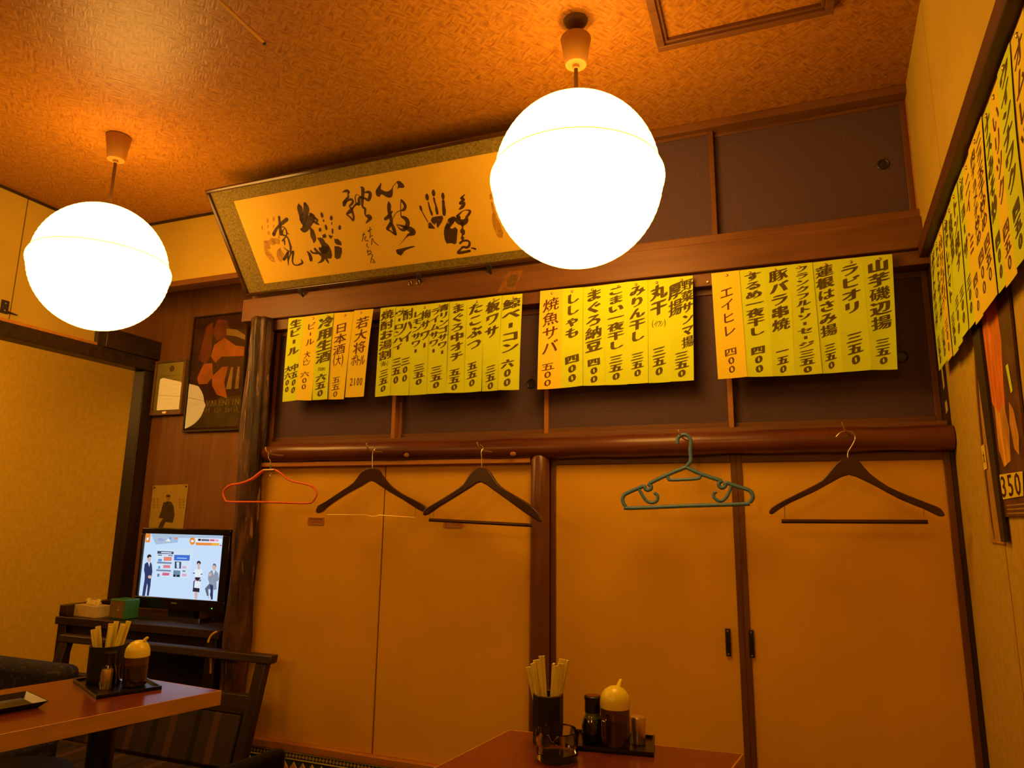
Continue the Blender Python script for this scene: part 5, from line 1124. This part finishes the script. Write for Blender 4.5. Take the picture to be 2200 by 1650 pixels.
TVC = dict(grey=(0.42, 0.56, 0.75), orange=(0.90, 0.28, 0.03), white=(0.85, 0.92, 1.0), violet=(0.35, 0.40, 0.75), blue=(0.12, 0.35, 0.80), coral=(0.85, 0.25, 0.18), sky=(0.25, 0.60, 0.95), ink=(0.015, 0.015, 0.03), slate=(0.12, 0.15, 0.22), magenta=(0.75, 0.12, 0.25), pink=(0.80, 0.42, 0.60), yellow=(0.95, 0.50, 0.03), pale=(0.66, 0.84, 1.0), navy=(0.04, 0.07, 0.18), steel=(0.16, 0.26, 0.42), rose=(0.80, 0.22, 0.28), royal=(0.05, 0.16, 0.70), skin=(0.70, 0.48, 0.42), suit=(0.02, 0.04, 0.14), jacket=(0.28, 0.34, 0.44))
for i, (c, pts) in enumerate(TVPIC):
    flat(MB(), [(SX0 + a * (SX1 - SX0), SZ0 + b * (SZ1 - SZ0)) for a, b in pts], TY - 0.0022 - 0.00003 * i).build('screen_image', emit('tv_' + c, TVC[c], 0.9), scr, tri=True)

# recorder box, tissue box, clock, cable
t = thing('recorder', (-2.958, 2.37, 0.695), 'narrow dark box at the left end of the television shelf', 'box')
MB().box(-2.984, -2.937, 2.245, 2.50, 0.695, 0.742).build('case', DARKX, t, bevel=0.003)
MB().box(-2.980, -2.941, 2.2435, 2.245, 0.699, 0.712).build('front_plate', BLACK, t)

ang = math.radians(-7)
def rz(cx, cy, a):
    c, s = math.cos(a), math.sin(a)
    return lambda x, y, z: (cx + x * c - y * s, cy + x * s + y * c, z)
def rbx(R, x0, x1, y0, y1, z0, z1):
    return MB().hexa([R(x0, y0, z0), R(x1, y0, z0), R(x1, y1, z0), R(x0, y1, z0), R(x0, y0, z1), R(x1, y0, z1), R(x1, y1, z1), R(x0, y1, z1)])
R = rz(-2.855, 2.305, ang)
t = thing('tissue_box', (-2.855, 2.305, 0.695), 'pale tissue box beside the green clock on the shelf', 'tissue box')
TB = plain('tissue_card', (0.72, 0.55, 0.42), 0.7, 0.2, 0.08, 20)
rbx(R, -0.078, 0.078, -0.035, 0.035, 0.695, 0.742).build('carton', TB, t, bevel=0.001)
mb = MB()
n = 14
vs = []
for j in range(5):
    for i in range(n + 1):
        a = -0.05 + 0.10 * i / n
        vs.append(R(a, 0.010 * math.sin(i * 1.9 + j) + (j - 2) * 0.002, 0.742 + j * 0.0055 + 0.006 * (j / 4) * math.sin(i * 1.3)))
mb.add(vs, [(j * (n + 1) + i, j * (n + 1) + i + 1, (j + 1) * (n + 1) + i + 1, (j + 1) * (n + 1) + i) for j in range(4) for i in range(n)])
o = mb.build('tissue', plain('tissue_white', (0.85, 0.70, 0.45), 0.8), t, smooth=True, fix=False)
md = o.modifiers.new('thick', 'SOLIDIFY'); md.thickness = 0.001

R = rz(-2.672, 2.300, math.radians(-4))
t = thing('alarm_clock', (-2.672, 2.300, 0.695), 'green square alarm clock between tissue box and television', 'clock')
GC = plain('clock_green', (0.05, 0.20, 0.08), 0.4, 0.4, 0.08, 20)
rbx(R, -0.050, 0.050, -0.026, 0.044, 0.695, 0.778).build('case', GC, t, bevel=0.005, seg=3)
dial = rbx(R, -0.041, 0.041, -0.0275, -0.0255, 0.703, 0.770).build('dial', plain('clock_dial', (0.24, 0.13, 0.06), 0.5), t)
for a, l, w_ in ((math.radians(65), 0.022, 0.0018), (math.radians(10), 0.015, 0.0026)):
    c0 = (0.005, 0.735)
    MB().add([R(c0[0] + w_ * math.sin(a), -0.0283, c0[1] - w_ * math.cos(a)), R(c0[0] + l * math.cos(a) + w_ * math.sin(a), -0.0283, c0[1] + l * math.sin(a) - w_ * math.cos(a)), R(c0[0] + l * math.cos(a), -0.0283, c0[1] + l * math.sin(a)), R(c0[0], -0.0283, c0[1])], [(0, 1, 2, 3)]).build('hand', plain('clock_hand', (0.75, 0.70, 0.55), 0.5), dial)
for k in range(12):
    a = k * math.pi / 6
    x, z = 0.033 * math.cos(a), 0.736 + 0.028 * math.sin(a)
    rbx(R, x - 0.0022, x + 0.0022, -0.0282, -0.0272, z - 0.0022, z + 0.0022).build('hour_mark', GC, dial)

t = thing('power_cable', (-2.055, 2.2, 0.55), 'yellow and black cable loop hanging beside the television stand', 'cable')
cp = smooth_path([(-2.04, 2.19, 0.70), (-2.062, 2.185, 0.685), (-2.068, 2.18, 0.66), (-2.060, 2.18, 0.635), (-2.048, 2.18, 0.60), (-2.042, 2.18, 0.55)], 4)
MB().tube(cp[:9], 0.0042, 8).build('yellow_cord', plain('cord_yellow', (0.75, 0.50, 0.05), 0.5), t, smooth=True)
MB().tube(cp[8:13], 0.0040, 8).build('black_cord', BLACK, t, smooth=True)
MB().tube(cp[12:], 0.0042, 8).build('yellow_cord', MATS['cord_yellow'], t, smooth=True)

# ================================================================= POSTERS ON THE RIGHT WALL
def rprism(pts, o0, o1, name, mat, parent, bend=0.0):
    n = len(pts)
    f = lambda s, z, o: rwall(s, z, 0.486, o)
    mb = MB(); mb.add([f(s, z, o0) for s, z in pts] + [f(s, z, o1) for s, z in pts], [tuple(range(n)), tuple(range(2 * n - 1, n - 1, -1))] + [(i, (i + 1) % n, n + (i + 1) % n, n + i) for i in range(n)])
    return mb.build(name, mat, parent, tri=True)


t = thing('hanging_poster', rwall(0.44, 1.107), 'faded tan poster with curved edge on the right wall beside the orange one', 'poster')
sh = rprism([(0.435, 1.555), (0.40, 1.46), (0.387, 1.39), (0.380, 1.28), (0.384, 1.175), (0.372, 1.13), (0.360, 1.107), (0.505, 1.107), (0.512, 1.2), (0.50, 1.40), (0.49, 1.555)], 0.0005, 0.005, 'paper', plain('tan_poster', (0.46, 0.26, 0.09), 0.6, 0.3, 0.14, 12), t)
rprism([(0.445, 1.54), (0.418, 1.45), (0.405, 1.36), (0.402, 1.25), (0.408, 1.15), (0.420, 1.115), (0.416, 1.20), (0.418, 1.30), (0.428, 1.40), (0.452, 1.52)], 0.005, 0.0062, 'dark_border', plain('poster_border', (0.13, 0.06, 0.035), 0.6), sh)
rprism([(0.405, 1.268), (0.438, 1.270), (0.436, 1.325), (0.402, 1.323)], 0.0063, 0.0072, 'paper_tag', ORANGE, sh)
mb = MB(); glyph_box(mb, '大', 0.420, 1.297, 0.022, 0.030, lambda a, b: rwall(a, b, 0.486, 0.0078), False, 0)
tag(mb.build('tag_writing', INKR, sh, fix=False), kind='stuff')

t = thing('beer_poster', rwall(0.65, 1.163), 'orange and brown poster with a handwritten price note on the right wall', 'poster')
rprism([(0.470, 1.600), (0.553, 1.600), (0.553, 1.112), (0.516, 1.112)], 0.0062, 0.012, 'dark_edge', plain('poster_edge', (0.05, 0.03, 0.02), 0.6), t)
PB = plain('beer_poster_base', (0.12, 0.05, 0.035), 0.5, 0.3, 0.4, 20)
pr_ = rprism([(0.553, 1.600), (0.80, 1.600), (0.78, 1.40), (0.765, 1.163), (0.553, 1.163)], 0.002, 0.006, 'print', PB, t)
rp_ = lambda s, z, n=0.0064: rwall(s, z, 0.486, n)
flames = plain('poster_flame', (0.80, 0.20, 0.05), 0.5, 0.3, 0.45, 40, stretch=(1, 1, 0.2))
amber = plain('poster_amber', (0.70, 0.34, 0.08), 0.5, 0.3, 0.5, 40, stretch=(1, 1, 0.2))
for i, (c, pts) in enumerate(((flames, [(0.556, 1.598), (0.70, 1.598), (0.705, 1.50), (0.68, 1.43), (0.665, 1.36), (0.60, 1.37), (0.562, 1.40)]),
                              (amber, [(0.58, 1.39), (0.62, 1.37), (0.66, 1.39), (0.68, 1.33), (0.66, 1.27), (0.60, 1.262), (0.572, 1.30)]),
                              (amber, [(0.69, 1.34), (0.705, 1.38), (0.73, 1.36), (0.745, 1.31), (0.73, 1.275), (0.70, 1.29)]),
                              (YELLOW, [(0.715, 1.448), (0.735, 1.448), (0.744, 1.394), (0.727, 1.392)]))):
    MB().poly([rp_(s, z, 0.0064 + 0.0002 * i) for s, z in pts]).build('printed_shape', c, pr_, tri=True)
nt_ = rprism([(0.557, 1.249), (0.745, 1.244), (0.728, 1.200), (0.563, 1.198)], 0.0074, 0.0082, 'price_note', ORANGE, t)
mb = MB()
for i, c in enumerate('350'):
    glyph_box(mb, c, 0.583 + i * 0.058, 1.223, 0.075, 0.048, lambda a, b: rp_(a, b, 0.0088), False, 0)
tag(mb.build('price_figures', INKR, nt_, fix=False), kind='stuff')
mb = MB()
for k in range(3): rbox(mb, 0.58, 0.74, 1.168 + k * 0.008, 1.171 + k * 0.008, 0.0060, 0.0064)
tag(mb.build('small_print', plain('small_print', (0.35, 0.22, 0.1), 0.6), pr_), kind='stuff')

# ================================================================= TABLES
TOPM = wood('table_laminate', (0.16, 0.030, 0.022), (0.21, 0.044, 0.030), 'y', rough=0.22, spec=0.5, bump=0.02, streak=6)
EDGE = wood('table_edge', (0.42, 0.20, 0.075), (0.58, 0.30, 0.11), 'y', rough=0.45)
TZ = 0.70


def table(K1, K2, d, L, label, peds, thick=0.034):
    d = Vector((d[0], d[1], 0)).normalized()
    K1, K2 = Vector((*K1, TZ)), Vector((*K2, TZ))
    K3, K4 = K2 + d * L, K1 + d * L
    c = (K1 + K3) / 2
    t = thing('dining_table', (c.x, c.y, 0), label, 'table', 'dining tables')
    dz = Vector((0, 0, 1))
    ins = [K + (c - K).normalized() * 0.006 for K in (K4, K3, K2, K1)]
    MB().hexa([p - dz * thick for p in ins] + ins).build('top', TOPM, t)
    for a, b, ia, ib in ((K4, K3, 0, 1), (K3, K2, 1, 2), (K2, K1, 2, 3), (K1, K4, 3, 0)):
        MB().hexa([a - dz * (thick + 0.001), b - dz * (thick + 0.001), ins[ib] - dz * (thick + 0.001), ins[ia] - dz * (thick + 0.001), a - dz * 0.0005, b - dz * 0.0005, ins[ib], ins[ia]]).build('edge_band', EDGE, t)
    for px, py in peds:
        MB().lathe([(0.032, 0.03), (0.030, 0.10), (0.030, TZ - thick - 0.02)], px, py, 20).build('pedestal', BLACK, t, smooth=True)
        MB().lathe([(0.15, 0.0), (0.15, 0.012), (0.10, 0.022), (0.034, 0.034)], px, py, 28).build('pedestal_foot', BLACK, t, smooth=True)
        MB().box(px - 0.09, px + 0.09, py - 0.09, py + 0.09, TZ - thick - 0.022, TZ - thick).build('mount_plate', BLACK, t)
    return t


table((-0.561, 1.485), (-0.083, 1.522), (-0.17, -0.985), 0.72, 'red-brown dining table at the bottom with the glass ashtray', ((-0.37, 1.22), (-0.42, 0.95)))
table((-1.795, 1.528), (-1.363, 1.499), (-0.295, -0.955), 0.75, 'red-brown dining table with light edge in the lower left', ((-1.575, 1.34), (-1.74, 0.98)))

# ---- table ware
CHOP = wood('chopstick_wood', (0.80, 0.72, 0.24), (0.95, 0.88, 0.34), 'z', rough=0.7, bump=0.05)


def chopsticks(cx, cy, zbase, az, tilt, turn, L, label, group):
    """disposable pair, still joined: flat slip with a split groove"""
    t = thing('chopstick_pair', (cx, cy, zbase), label, 'chopsticks', group)
    ax = Vector((math.sin(tilt) * math.cos(az), math.sin(tilt) * math.sin(az), math.cos(tilt)))
    wd = Vector((math.cos(turn), math.sin(turn), 0)); wd = (wd - ax * wd.dot(ax)).normalized()
    th = ax.cross(wd)
    o = Vector((cx, cy, zbase))
    for s in (-1, 1):
        a0, a1 = (-0.0062, -0.0003) if s < 0 else (0.0003, 0.0062)
        c = [(a0, -0.0024), (a1, -0.0024), (a1, 0.0024), (a0, 0.0024)]
        MB().hexa([o + wd * a * 0.8 + th * b for a, b in c] + [o + ax * L + wd * a + th * b for a, b in c]).build('stick', CHOP, t)


def dispenser(x, y, ang, label):
    t = thing('sauce_dispenser', (x, y, TZ + 0.0055), label, 'sauce dispenser', 'sauce dispensers')
    z = TZ + 0.0055
    MB().lathe([(0.026, z), (0.0285, z + 0.002), (0.029, z + 0.03), (0.0285, z + 0.072)], x, y, 28).build('jar', plain('sauce_jar', (0.028, 0.014, 0.010), 0.08, 0.6, 0.1, 20, coat=0.6), t, smooth=True)
    MB().lathe([(0.0288, z + 0.0515), (0.0292, z + 0.053), (0.0288, z + 0.0715)], x, y, 28, cap=False).build('clear_band', plain('sauce_film', (0.10, 0.045, 0.030), 0.1, 0.6, 0.1, 20), t, smooth=True)
    n = 14
    prof = [(0.0300, z + 0.0715), (0.0305, z + 0.074)] + [(0.0300 * math.cos(a) if i < n else 0.0005, z + 0.082 + 0.030 * math.sin(a)) for i, a in ((i, math.pi / 2 * i / n) for i in range(n + 1))]
    dome = MB().lathe(prof, x, y, 32).build('dome_lid', plain('yellow_lid', (0.92, 0.80, 0.10), 0.3, 0.5, 0.05, 20), t, smooth=True)
    c, s = math.cos(ang), math.sin(ang)
    MB().tube([(x + 0.012 * c, y + 0.012 * s, z + 0.105), (x + 0.019 * c, y + 0.019 * s, z + 0.115), (x + 0.024 * c, y + 0.024 * s, z + 0.1195)], [0.006, 0.0042, 0.0032], 10).build('spout', MATS['yellow_lid'], dome, smooth=True)
    c, s = -c, -s
    MB().tube(smooth_path([(x + 0.028 * c, y + 0.028 * s, z + 0.060), (x + 0.041 * c, y + 0.041 * s, z + 0.056), (x + 0.044 * c, y + 0.044 * s, z + 0.036), (x + 0.040 * c, y + 0.040 * s, z + 0.016), (x + 0.028 * c, y + 0.028 * s, z + 0.012)], 4), 0.0038, 8).build('handle', glass('jar_handle_glass', (0.75, 0.6, 0.45)), t, smooth=True)
    return t


# front table set
hx, hy = -0.457, 1.432
t = thing('chopstick_holder', (hx, hy, TZ), 'black faceted chopstick holder on the front table', 'chopstick holder')
BM = plain('holder_black', (0.010, 0.010, 0.011), 0.5, 0.35, 0.15, 30)
MB().lathe([(0.030, TZ), (0.031, TZ + 0.002), (0.031, TZ + 0.094), (0.0285, TZ + 0.094), (0.0285, TZ + 0.006), (0.001, TZ + 0.006)], hx, hy, 8, rot=math.pi / 8).build('cup', BM, t)
MB().lathe([(0.0313, TZ + 0.0925), (0.0313, TZ + 0.0945), (0.0283, TZ + 0.0945), (0.0283, TZ + 0.0925)], hx, hy, 8, rot=math.pi / 8, cap=False).build('rim', plain('rim_brown', (0.20, 0.12, 0.07), 0.5), t)
R_ = Vector((0.935, 0.354, 0)); F_ = Vector((-0.35, 0.92, 0))
aR = math.atan2(R_.y, R_.x)
spots = [(-0.018, 0.004, -0.30, 0.15, 0.132), (-0.012, -0.006, -0.24, 0.9, 0.140), (-0.008, 0.008, -0.19, 0.1, 0.143), (-0.004, -0.004, -0.10, 0.0, 0.152), (0.006, 0.004, 0.08, 1.3, 0.136), (0.010, -0.008, 0.13, 0.2, 0.134), (0.013, 0.006, 0.20, 0.1, 0.146), (0.018, 0.0, 0.27, 1.2, 0.146), (0.016, -0.008, 0.16, 0.3, 0.139)]
OR9 = ['first', 'second', 'third', 'fourth', 'fifth', 'sixth', 'seventh', 'eighth', 'ninth']
for i, (a, b, ti, tu, L) in enumerate(spots):
    p = Vector((hx, hy, 0)) + R_ * a * 0.5 + F_ * b
    chopsticks(p.x, p.y, TZ + 0.008, aR if ti > 0 else aR + math.pi, abs(ti) * 0.75, aR + tu, L + 0.008, 'wooden chopstick pair in the front table holder, %s from its left' % OR9[i], 'chopsticks in the front holder')

LAC = plain('black_lacquer', (0.010, 0.007, 0.006), 0.28, 0.4, 0.1, 20)
R = rz(-0.335, 1.472, math.radians(8))
t = thing('condiment_tray', (-0.335, 1.472, TZ), 'black lacquer tray under the condiments on the front table', 'tray')
rbx(R, -0.085, 0.085, -0.055, 0.055, TZ, TZ + 0.004).build('base', LAC, t)
for a in ((-0.085, 0.085, -0.055, -0.051), (-0.085, 0.085, 0.051, 0.055), (-0.085, -0.081, -0.051, 0.051), (0.081, 0.085, -0.051, 0.051)):
    rbx(R, *a, TZ + 0.0005, TZ + 0.009).build('lip', LAC, t)

sx, sy = -0.371, 1.462
t = thing('soy_sauce_bottle', (sx, sy, TZ + 0.0045), 'small soy sauce bottle with black cap on the front table', 'bottle')
z = TZ + 0.0045
MB().lathe([(0.020, z), (0.0225, z + 0.003), (0.0228, z + 0.030), (0.0195, z + 0.045), (0.0150, z + 0.051), (0.0148, z + 0.056)], sx, sy, 24).build('body', plain('soy_glass', (0.012, 0.008, 0.006), 0.06, 0.6, 0.1, 20, coat=0.6), t, smooth=True)
MB().lathe([(0.0186, z + 0.0462), (0.0158, z + 0.051), (0.0152, z + 0.0575)], sx, sy, 24, cap=False).build('neck', plain('soy_neck', (0.10, 0.13, 0.05), 0.1, 0.6, 0.3, 60), t, smooth=True)
MB().lathe([(0.0160, z + 0.0565), (0.0162, z + 0.060), (0.0158, z + 0.078), (0.0172, z + 0.0835), (0.0172, z + 0.0865), (0.0150, z + 0.088)], sx, sy, 24).build('cap', plain('cap_black', (0.014, 0.012, 0.011), 0.3, 0.5, 0.1, 30), t, smooth=True)
MB().lathe([(0.0135, z + 0.0879), (0.0135, z + 0.0885), (0.001, z + 0.0889)], sx, sy, 20).build('cap_disc', plain('cap_red', (0.14, 0.03, 0.02), 0.25), t, smooth=True)

dispenser(-0.322, 1.452, math.radians(70), 'yellow domed sauce dispenser on the front table')
kx, ky = -0.284, 1.490
t = thing('seasoning_can', (kx, ky, TZ + 0.0045), 'metal seasoning can beside the dispenser on the front table', 'can')
z = TZ + 0.0045
TIN = plain('tin', (0.75, 0.60, 0.25), 0.3, 0.5, 0.12, 40, metal=0.9)
MB().lathe([(0.0145, z), (0.0150, z + 0.001), (0.0150, z + 0.032)], kx, ky, 24).build('body', TIN, t, smooth=True)
MB().lathe([(0.0155, z + 0.031), (0.0155, z + 0.0475), (0.0145, z + 0.050), (0.001, z + 0.0505)], kx, ky, 24).build('lid', TIN, t, smooth=True)

ax_, ay_ = -0.412, 1.348
t = thing('glass_ashtray', (ax_, ay_, TZ), 'round clear glass ashtray in front of the chopstick holder', 'ashtray')
GA = glass('ashtray_glass', (0.97, 1.0, 0.96), 0.0, 1.28)
vs, fs = [], []
prof = [(0.036, 0.0), (0.0395, 0.003), (0.0400, 0.020), (0.0385, 0.026), (0.0405, 0.032), (0.0410, 0.050), (0.0395, 0.0525), (0.0370, 0.050), (0.0355, 0.028), (0.0340, 0.014), (0.0010, 0.012)]
na = 64
for r, zz in prof:
    for k in range(na):
        a = 2 * math.pi * k / na
        dz = 0.0
        if zz >= 0.050:
            dd = min(abs((a - b + math.pi) % (2 * math.pi) - math.pi) for b in (0.6, 0.6 + 2.09, 0.6 + 4.19))
            dz = -0.010 * max(0.0, 1 - (dd / 0.17) ** 2)
        vs.append((ax_ + r * math.cos(a), ay_ + r * math.sin(a), TZ + 0.0005 + zz + dz))
for i in range(len(prof) - 1):
    for k in range(na):
        fs.append((i * na + k, i * na + (k + 1) % na, (i + 1) * na + (k + 1) % na, (i + 1) * na + k))
fs.append(tuple(range(na - 1, -1, -1))); fs.append(tuple((len(prof) - 1) * na + k for k in range(na)))
mb = MB(); mb.add(vs, fs); mb.build('bowl', GA, t, smooth=True)

# left table set
hx, hy = -1.705, 1.435
t = thing('chopstick_holder', (hx, hy, TZ + 0.004), 'round black chopstick holder on the left table', 'chopstick holder')
MB().lathe([(0.039, TZ + 0.0045), (0.042, TZ + 0.007), (0.043, TZ + 0.096), (0.040, TZ + 0.096), (0.039, TZ + 0.010), (0.001, TZ + 0.010)], hx, hy, 32).build('cup', BM, t, smooth=True)
MB().lathe([(0.0435, TZ + 0.094), (0.0435, TZ + 0.0965), (0.0398, TZ + 0.0965), (0.0398, TZ + 0.094)], hx, hy, 32, cap=False).build('rim', BM, t, smooth=True)
spots = [(-0.024, 0.0, -0.30, 0.2, 0.128), (-0.018, 0.010, -0.26, 0.4, 0.134), (-0.006, 0.0, 0.05, 0.1, 0.140), (0.002, 0.012, 0.07, 0.2, 0.144), (0.006, -0.012, 0.04, 1.3, 0.134), (0.016, 0.0, 0.22, 0.1, 0.142), (0.022, 0.010, 0.26, 0.2, 0.148), (0.020, -0.008, 0.24, 0.4, 0.140)]
for i, (a, b, ti, tu, L) in enumerate(spots):
    p = Vector((hx, hy, 0)) + R_ * a * 0.6 + F_ * b
    chopsticks(p.x, p.y, TZ + 0.0115, aR if ti > 0 else aR + math.pi, abs(ti) * 0.8, aR + tu, L, 'wooden chopstick pair in the left table holder, %s from its left' % OR9[i], 'chopsticks in the left holder')
R = rz(-1.645, 1.425, math.radians(-25))
t = thing('condiment_tray', (-1.645, 1.425, TZ), 'black lacquer tray under the condiments on the left table', 'tray')
rbx(R, -0.115, 0.115, -0.075, 0.075, TZ, TZ + 0.004).build('base', LAC, t)
for a in ((-0.115, 0.115, -0.075, -0.071), (-0.115, 0.115, 0.071, 0.075), (-0.115, -0.111, -0.071, 0.071), (0.111, 0.115, -0.071, 0.071)):
    rbx(R, *a, TZ + 0.0005, TZ + 0.009).build('lip', LAC, t)
dispenser(-1.592, 1.432, math.radians(15), 'yellow domed sauce dispenser on the left table')
sx, sy = -1.655, 1.405
t = thing('soy_sauce_bottle', (sx, sy, TZ + 0.0045), 'dark soy sauce bottle in front of the holder on the left table', 'bottle')
z = TZ + 0.0045
MB().lathe([(0.018, z), (0.020, z + 0.003), (0.020, z + 0.030), (0.0165, z + 0.045), (0.0135, z + 0.053)], sx, sy, 24).build('body', MATS['soy_glass'], t, smooth=True)
MB().lathe([(0.0145, z + 0.052), (0.0145, z + 0.076), (0.0160, z + 0.080), (0.0150, z + 0.083)], sx, sy, 24).build('cap', MATS['cap_black'], t, smooth=True)
kx, ky = -1.628, 1.378
t = thing('seasoning_can', (kx, ky, TZ + 0.0045), 'metal seasoning shaker in front of the bottle on the left table', 'can')
MB().lathe([(0.0125, z), (0.0130, z + 0.001), (0.0130, z + 0.030)], kx, ky, 20).build('body', TIN, t, smooth=True)
MB().lathe([(0.0135, z + 0.029), (0.0135, z + 0.043), (0.0125, z + 0.047), (0.001, z + 0.0475)], kx, ky, 20).build('lid', TIN, t, smooth=True)
# serving tray at the left edge
t = thing('serving_tray', (-1.70, 1.13, TZ), 'black slanted serving tray at the left edge of the left table', 'tray')
R = rz(-1.705, 1.140, math.radians(73))
lo, hi = [(-0.085, -0.055), (0.085, -0.055), (0.085, 0.055), (-0.085, 0.055)], [(-0.100, -0.070), (0.100, -0.070), (0.100, 0.070), (-0.100, 0.070)]
MB().hexa([R(x, y, TZ) for x, y in lo] + [R(x * 0.99, y * 0.99, TZ + 0.004) for x, y in lo]).build('base', LAC, t)
for i in range(4):
    a, b, c, d = lo[i], lo[(i + 1) % 4], hi[(i + 1) % 4], hi[i]
    MB().hexa([R(*a, TZ + 0.0005), R(*b, TZ + 0.0005), R(b[0] * 0.95, b[1] * 0.95, TZ + 0.0005), R(a[0] * 0.95, a[1] * 0.95, TZ + 0.0005), R(*d, TZ + 0.015), R(*c, TZ + 0.015), R(c[0] * 0.97, c[1] * 0.97, TZ + 0.015), R(d[0] * 0.97, d[1] * 0.97, TZ + 0.015)]).build('side', LAC, t)

# ================================================================= SEATS
bp_ = lambda x, z, n=0.0: Vector((x, 2.058 + (z - 0.29) / 0.355 * 0.092 - n, z))
def bbox(x0, x1, z0, z1, n0, n1):
    return MB().hexa([bp_(x0, z0, n1), bp_(x1, z0, n1), bp_(x1, z0, n0), bp_(x0, z0, n0), bp_(x0, z1, n1), bp_(x1, z1, n1), bp_(x1, z1, n0), bp_(x0, z1, n0)])
t = thing('wooden_bench', (-2.26, 1.98, 0), 'dark wooden bench with striped fabric back below the television', 'bench')
bbox(-2.81, -1.722, 0.618, 0.646, -0.016, 0.022).build('top_rail', DARKX, t, bevel=0.004)
for x in (-2.80, -1.790):
    bbox(x, x + 0.045, 0.24, 0.618, -0.014, 0.018).build('post', DARK, t, bevel=0.003)
    MB().box(x, x + 0.045, 2.02, 2.065, 0, 0.26).build('leg', DARK, t, bevel=0.003)
    MB().box(x, x + 0.045, 1.885, 1.925, 0, 0.24).build('leg', DARK, t, bevel=0.003)
bbox(-2.755, -1.79, 0.452, 0.512, -0.010, 0.014).build('lower_rail', DARKX, t, bevel=0.003)
bbox(-2.75, -1.80, 0.285, 0.452, -0.008, 0.012).build('back_cushion', stripes('striped_fabric'), t, bevel=0.008, seg=3)
MB().box(-2.81, -1.735, 1.88, 2.06, 0.24, 0.275).build('seat', MATS['striped_fabric'] if 'striped_fabric' in MATS else stripes('striped_seat_fabric'), t, bevel=0.01, seg=3)

t = thing('upholstered_chair', (-2.45, 1.58, 0), 'chair with dark blue flowered back behind the left table', 'chair')
FAB = speckle('blue_flower_fabric', (0.012, 0.012, 0.03), (0.05, 0.04, 0.04), 60, 0.6)
MB().box(-2.67, -2.225, 1.70, 1.79, 0.42, 0.642).build('backrest', FAB, t, bevel=0.03, seg=4)
MB().box(-2.67, -2.225, 1.36, 1.74, 0.36, 0.43).build('seat', FAB, t, bevel=0.02, seg=3)
for x in (-2.64, -2.255):
    for y in (1.39, 1.72): MB().box(x - 0.018, x + 0.018, y - 0.018, y + 0.018, 0, 0.37).build('leg', DARK, t)

SV = plain('black_vinyl', (0.006, 0.005, 0.005), 0.6, 0.15, 0.2, 40)
t = thing('dining_chair', (-1.10, 1.44, 0), 'black chair with padded back between the two tables', 'chair')
d0 = Vector((-0.21, -0.978, 0)); n0 = Vector((-0.978, 0.21, 0)); o0 = Vector((-1.252, 1.602, 0))
def cbox(a0, a1, b0, b1, z0, z1):
    g = lambda a, b, z: o0 + d0 * a + n0 * b + Vector((0, 0, z))
    return MB().hexa([g(a0, b0, z0), g(a1, b0, z0), g(a1, b1, z0), g(a0, b1, z0), g(a0, b0, z1), g(a1, b0, z1), g(a1, b1, z1), g(a0, b1, z1)])
cbox(0, 0.34, -0.036, 0, 0.36, 0.552).build('backrest', SV, t, bevel=0.014, seg=3)
cbox(0, 0.34, -0.38, -0.03, 0.33, 0.385).build('seat', SV, t, bevel=0.014, seg=3)
for a in (0.02, 0.29):
    for b in (-0.37, -0.035): cbox(a, a + 0.03, b, b + 0.03, 0, 0.345).build('leg', BLACK, t)
t = thing('round_stool', (-2.0, 1.40, 0), 'round black padded stool under the left table', 'stool')
MB().lathe([(0.155, 0.395), (0.168, 0.402), (0.172, 0.42), (0.168, 0.44), (0.13, 0.453), (0.001, 0.457)], -2.0, 1.40, 36).build('cushion', SV, t, smooth=True)
for k in range(4):
    a = math.pi / 4 + k * math.pi / 2
    MB().tube([(-2.0 + 0.12 * math.cos(a), 1.40 + 0.12 * math.sin(a), 0.40), (-2.0 + 0.15 * math.cos(a), 1.40 + 0.15 * math.sin(a), 0.0)], 0.012, 10).build('leg', BLACK, t, smooth=True)
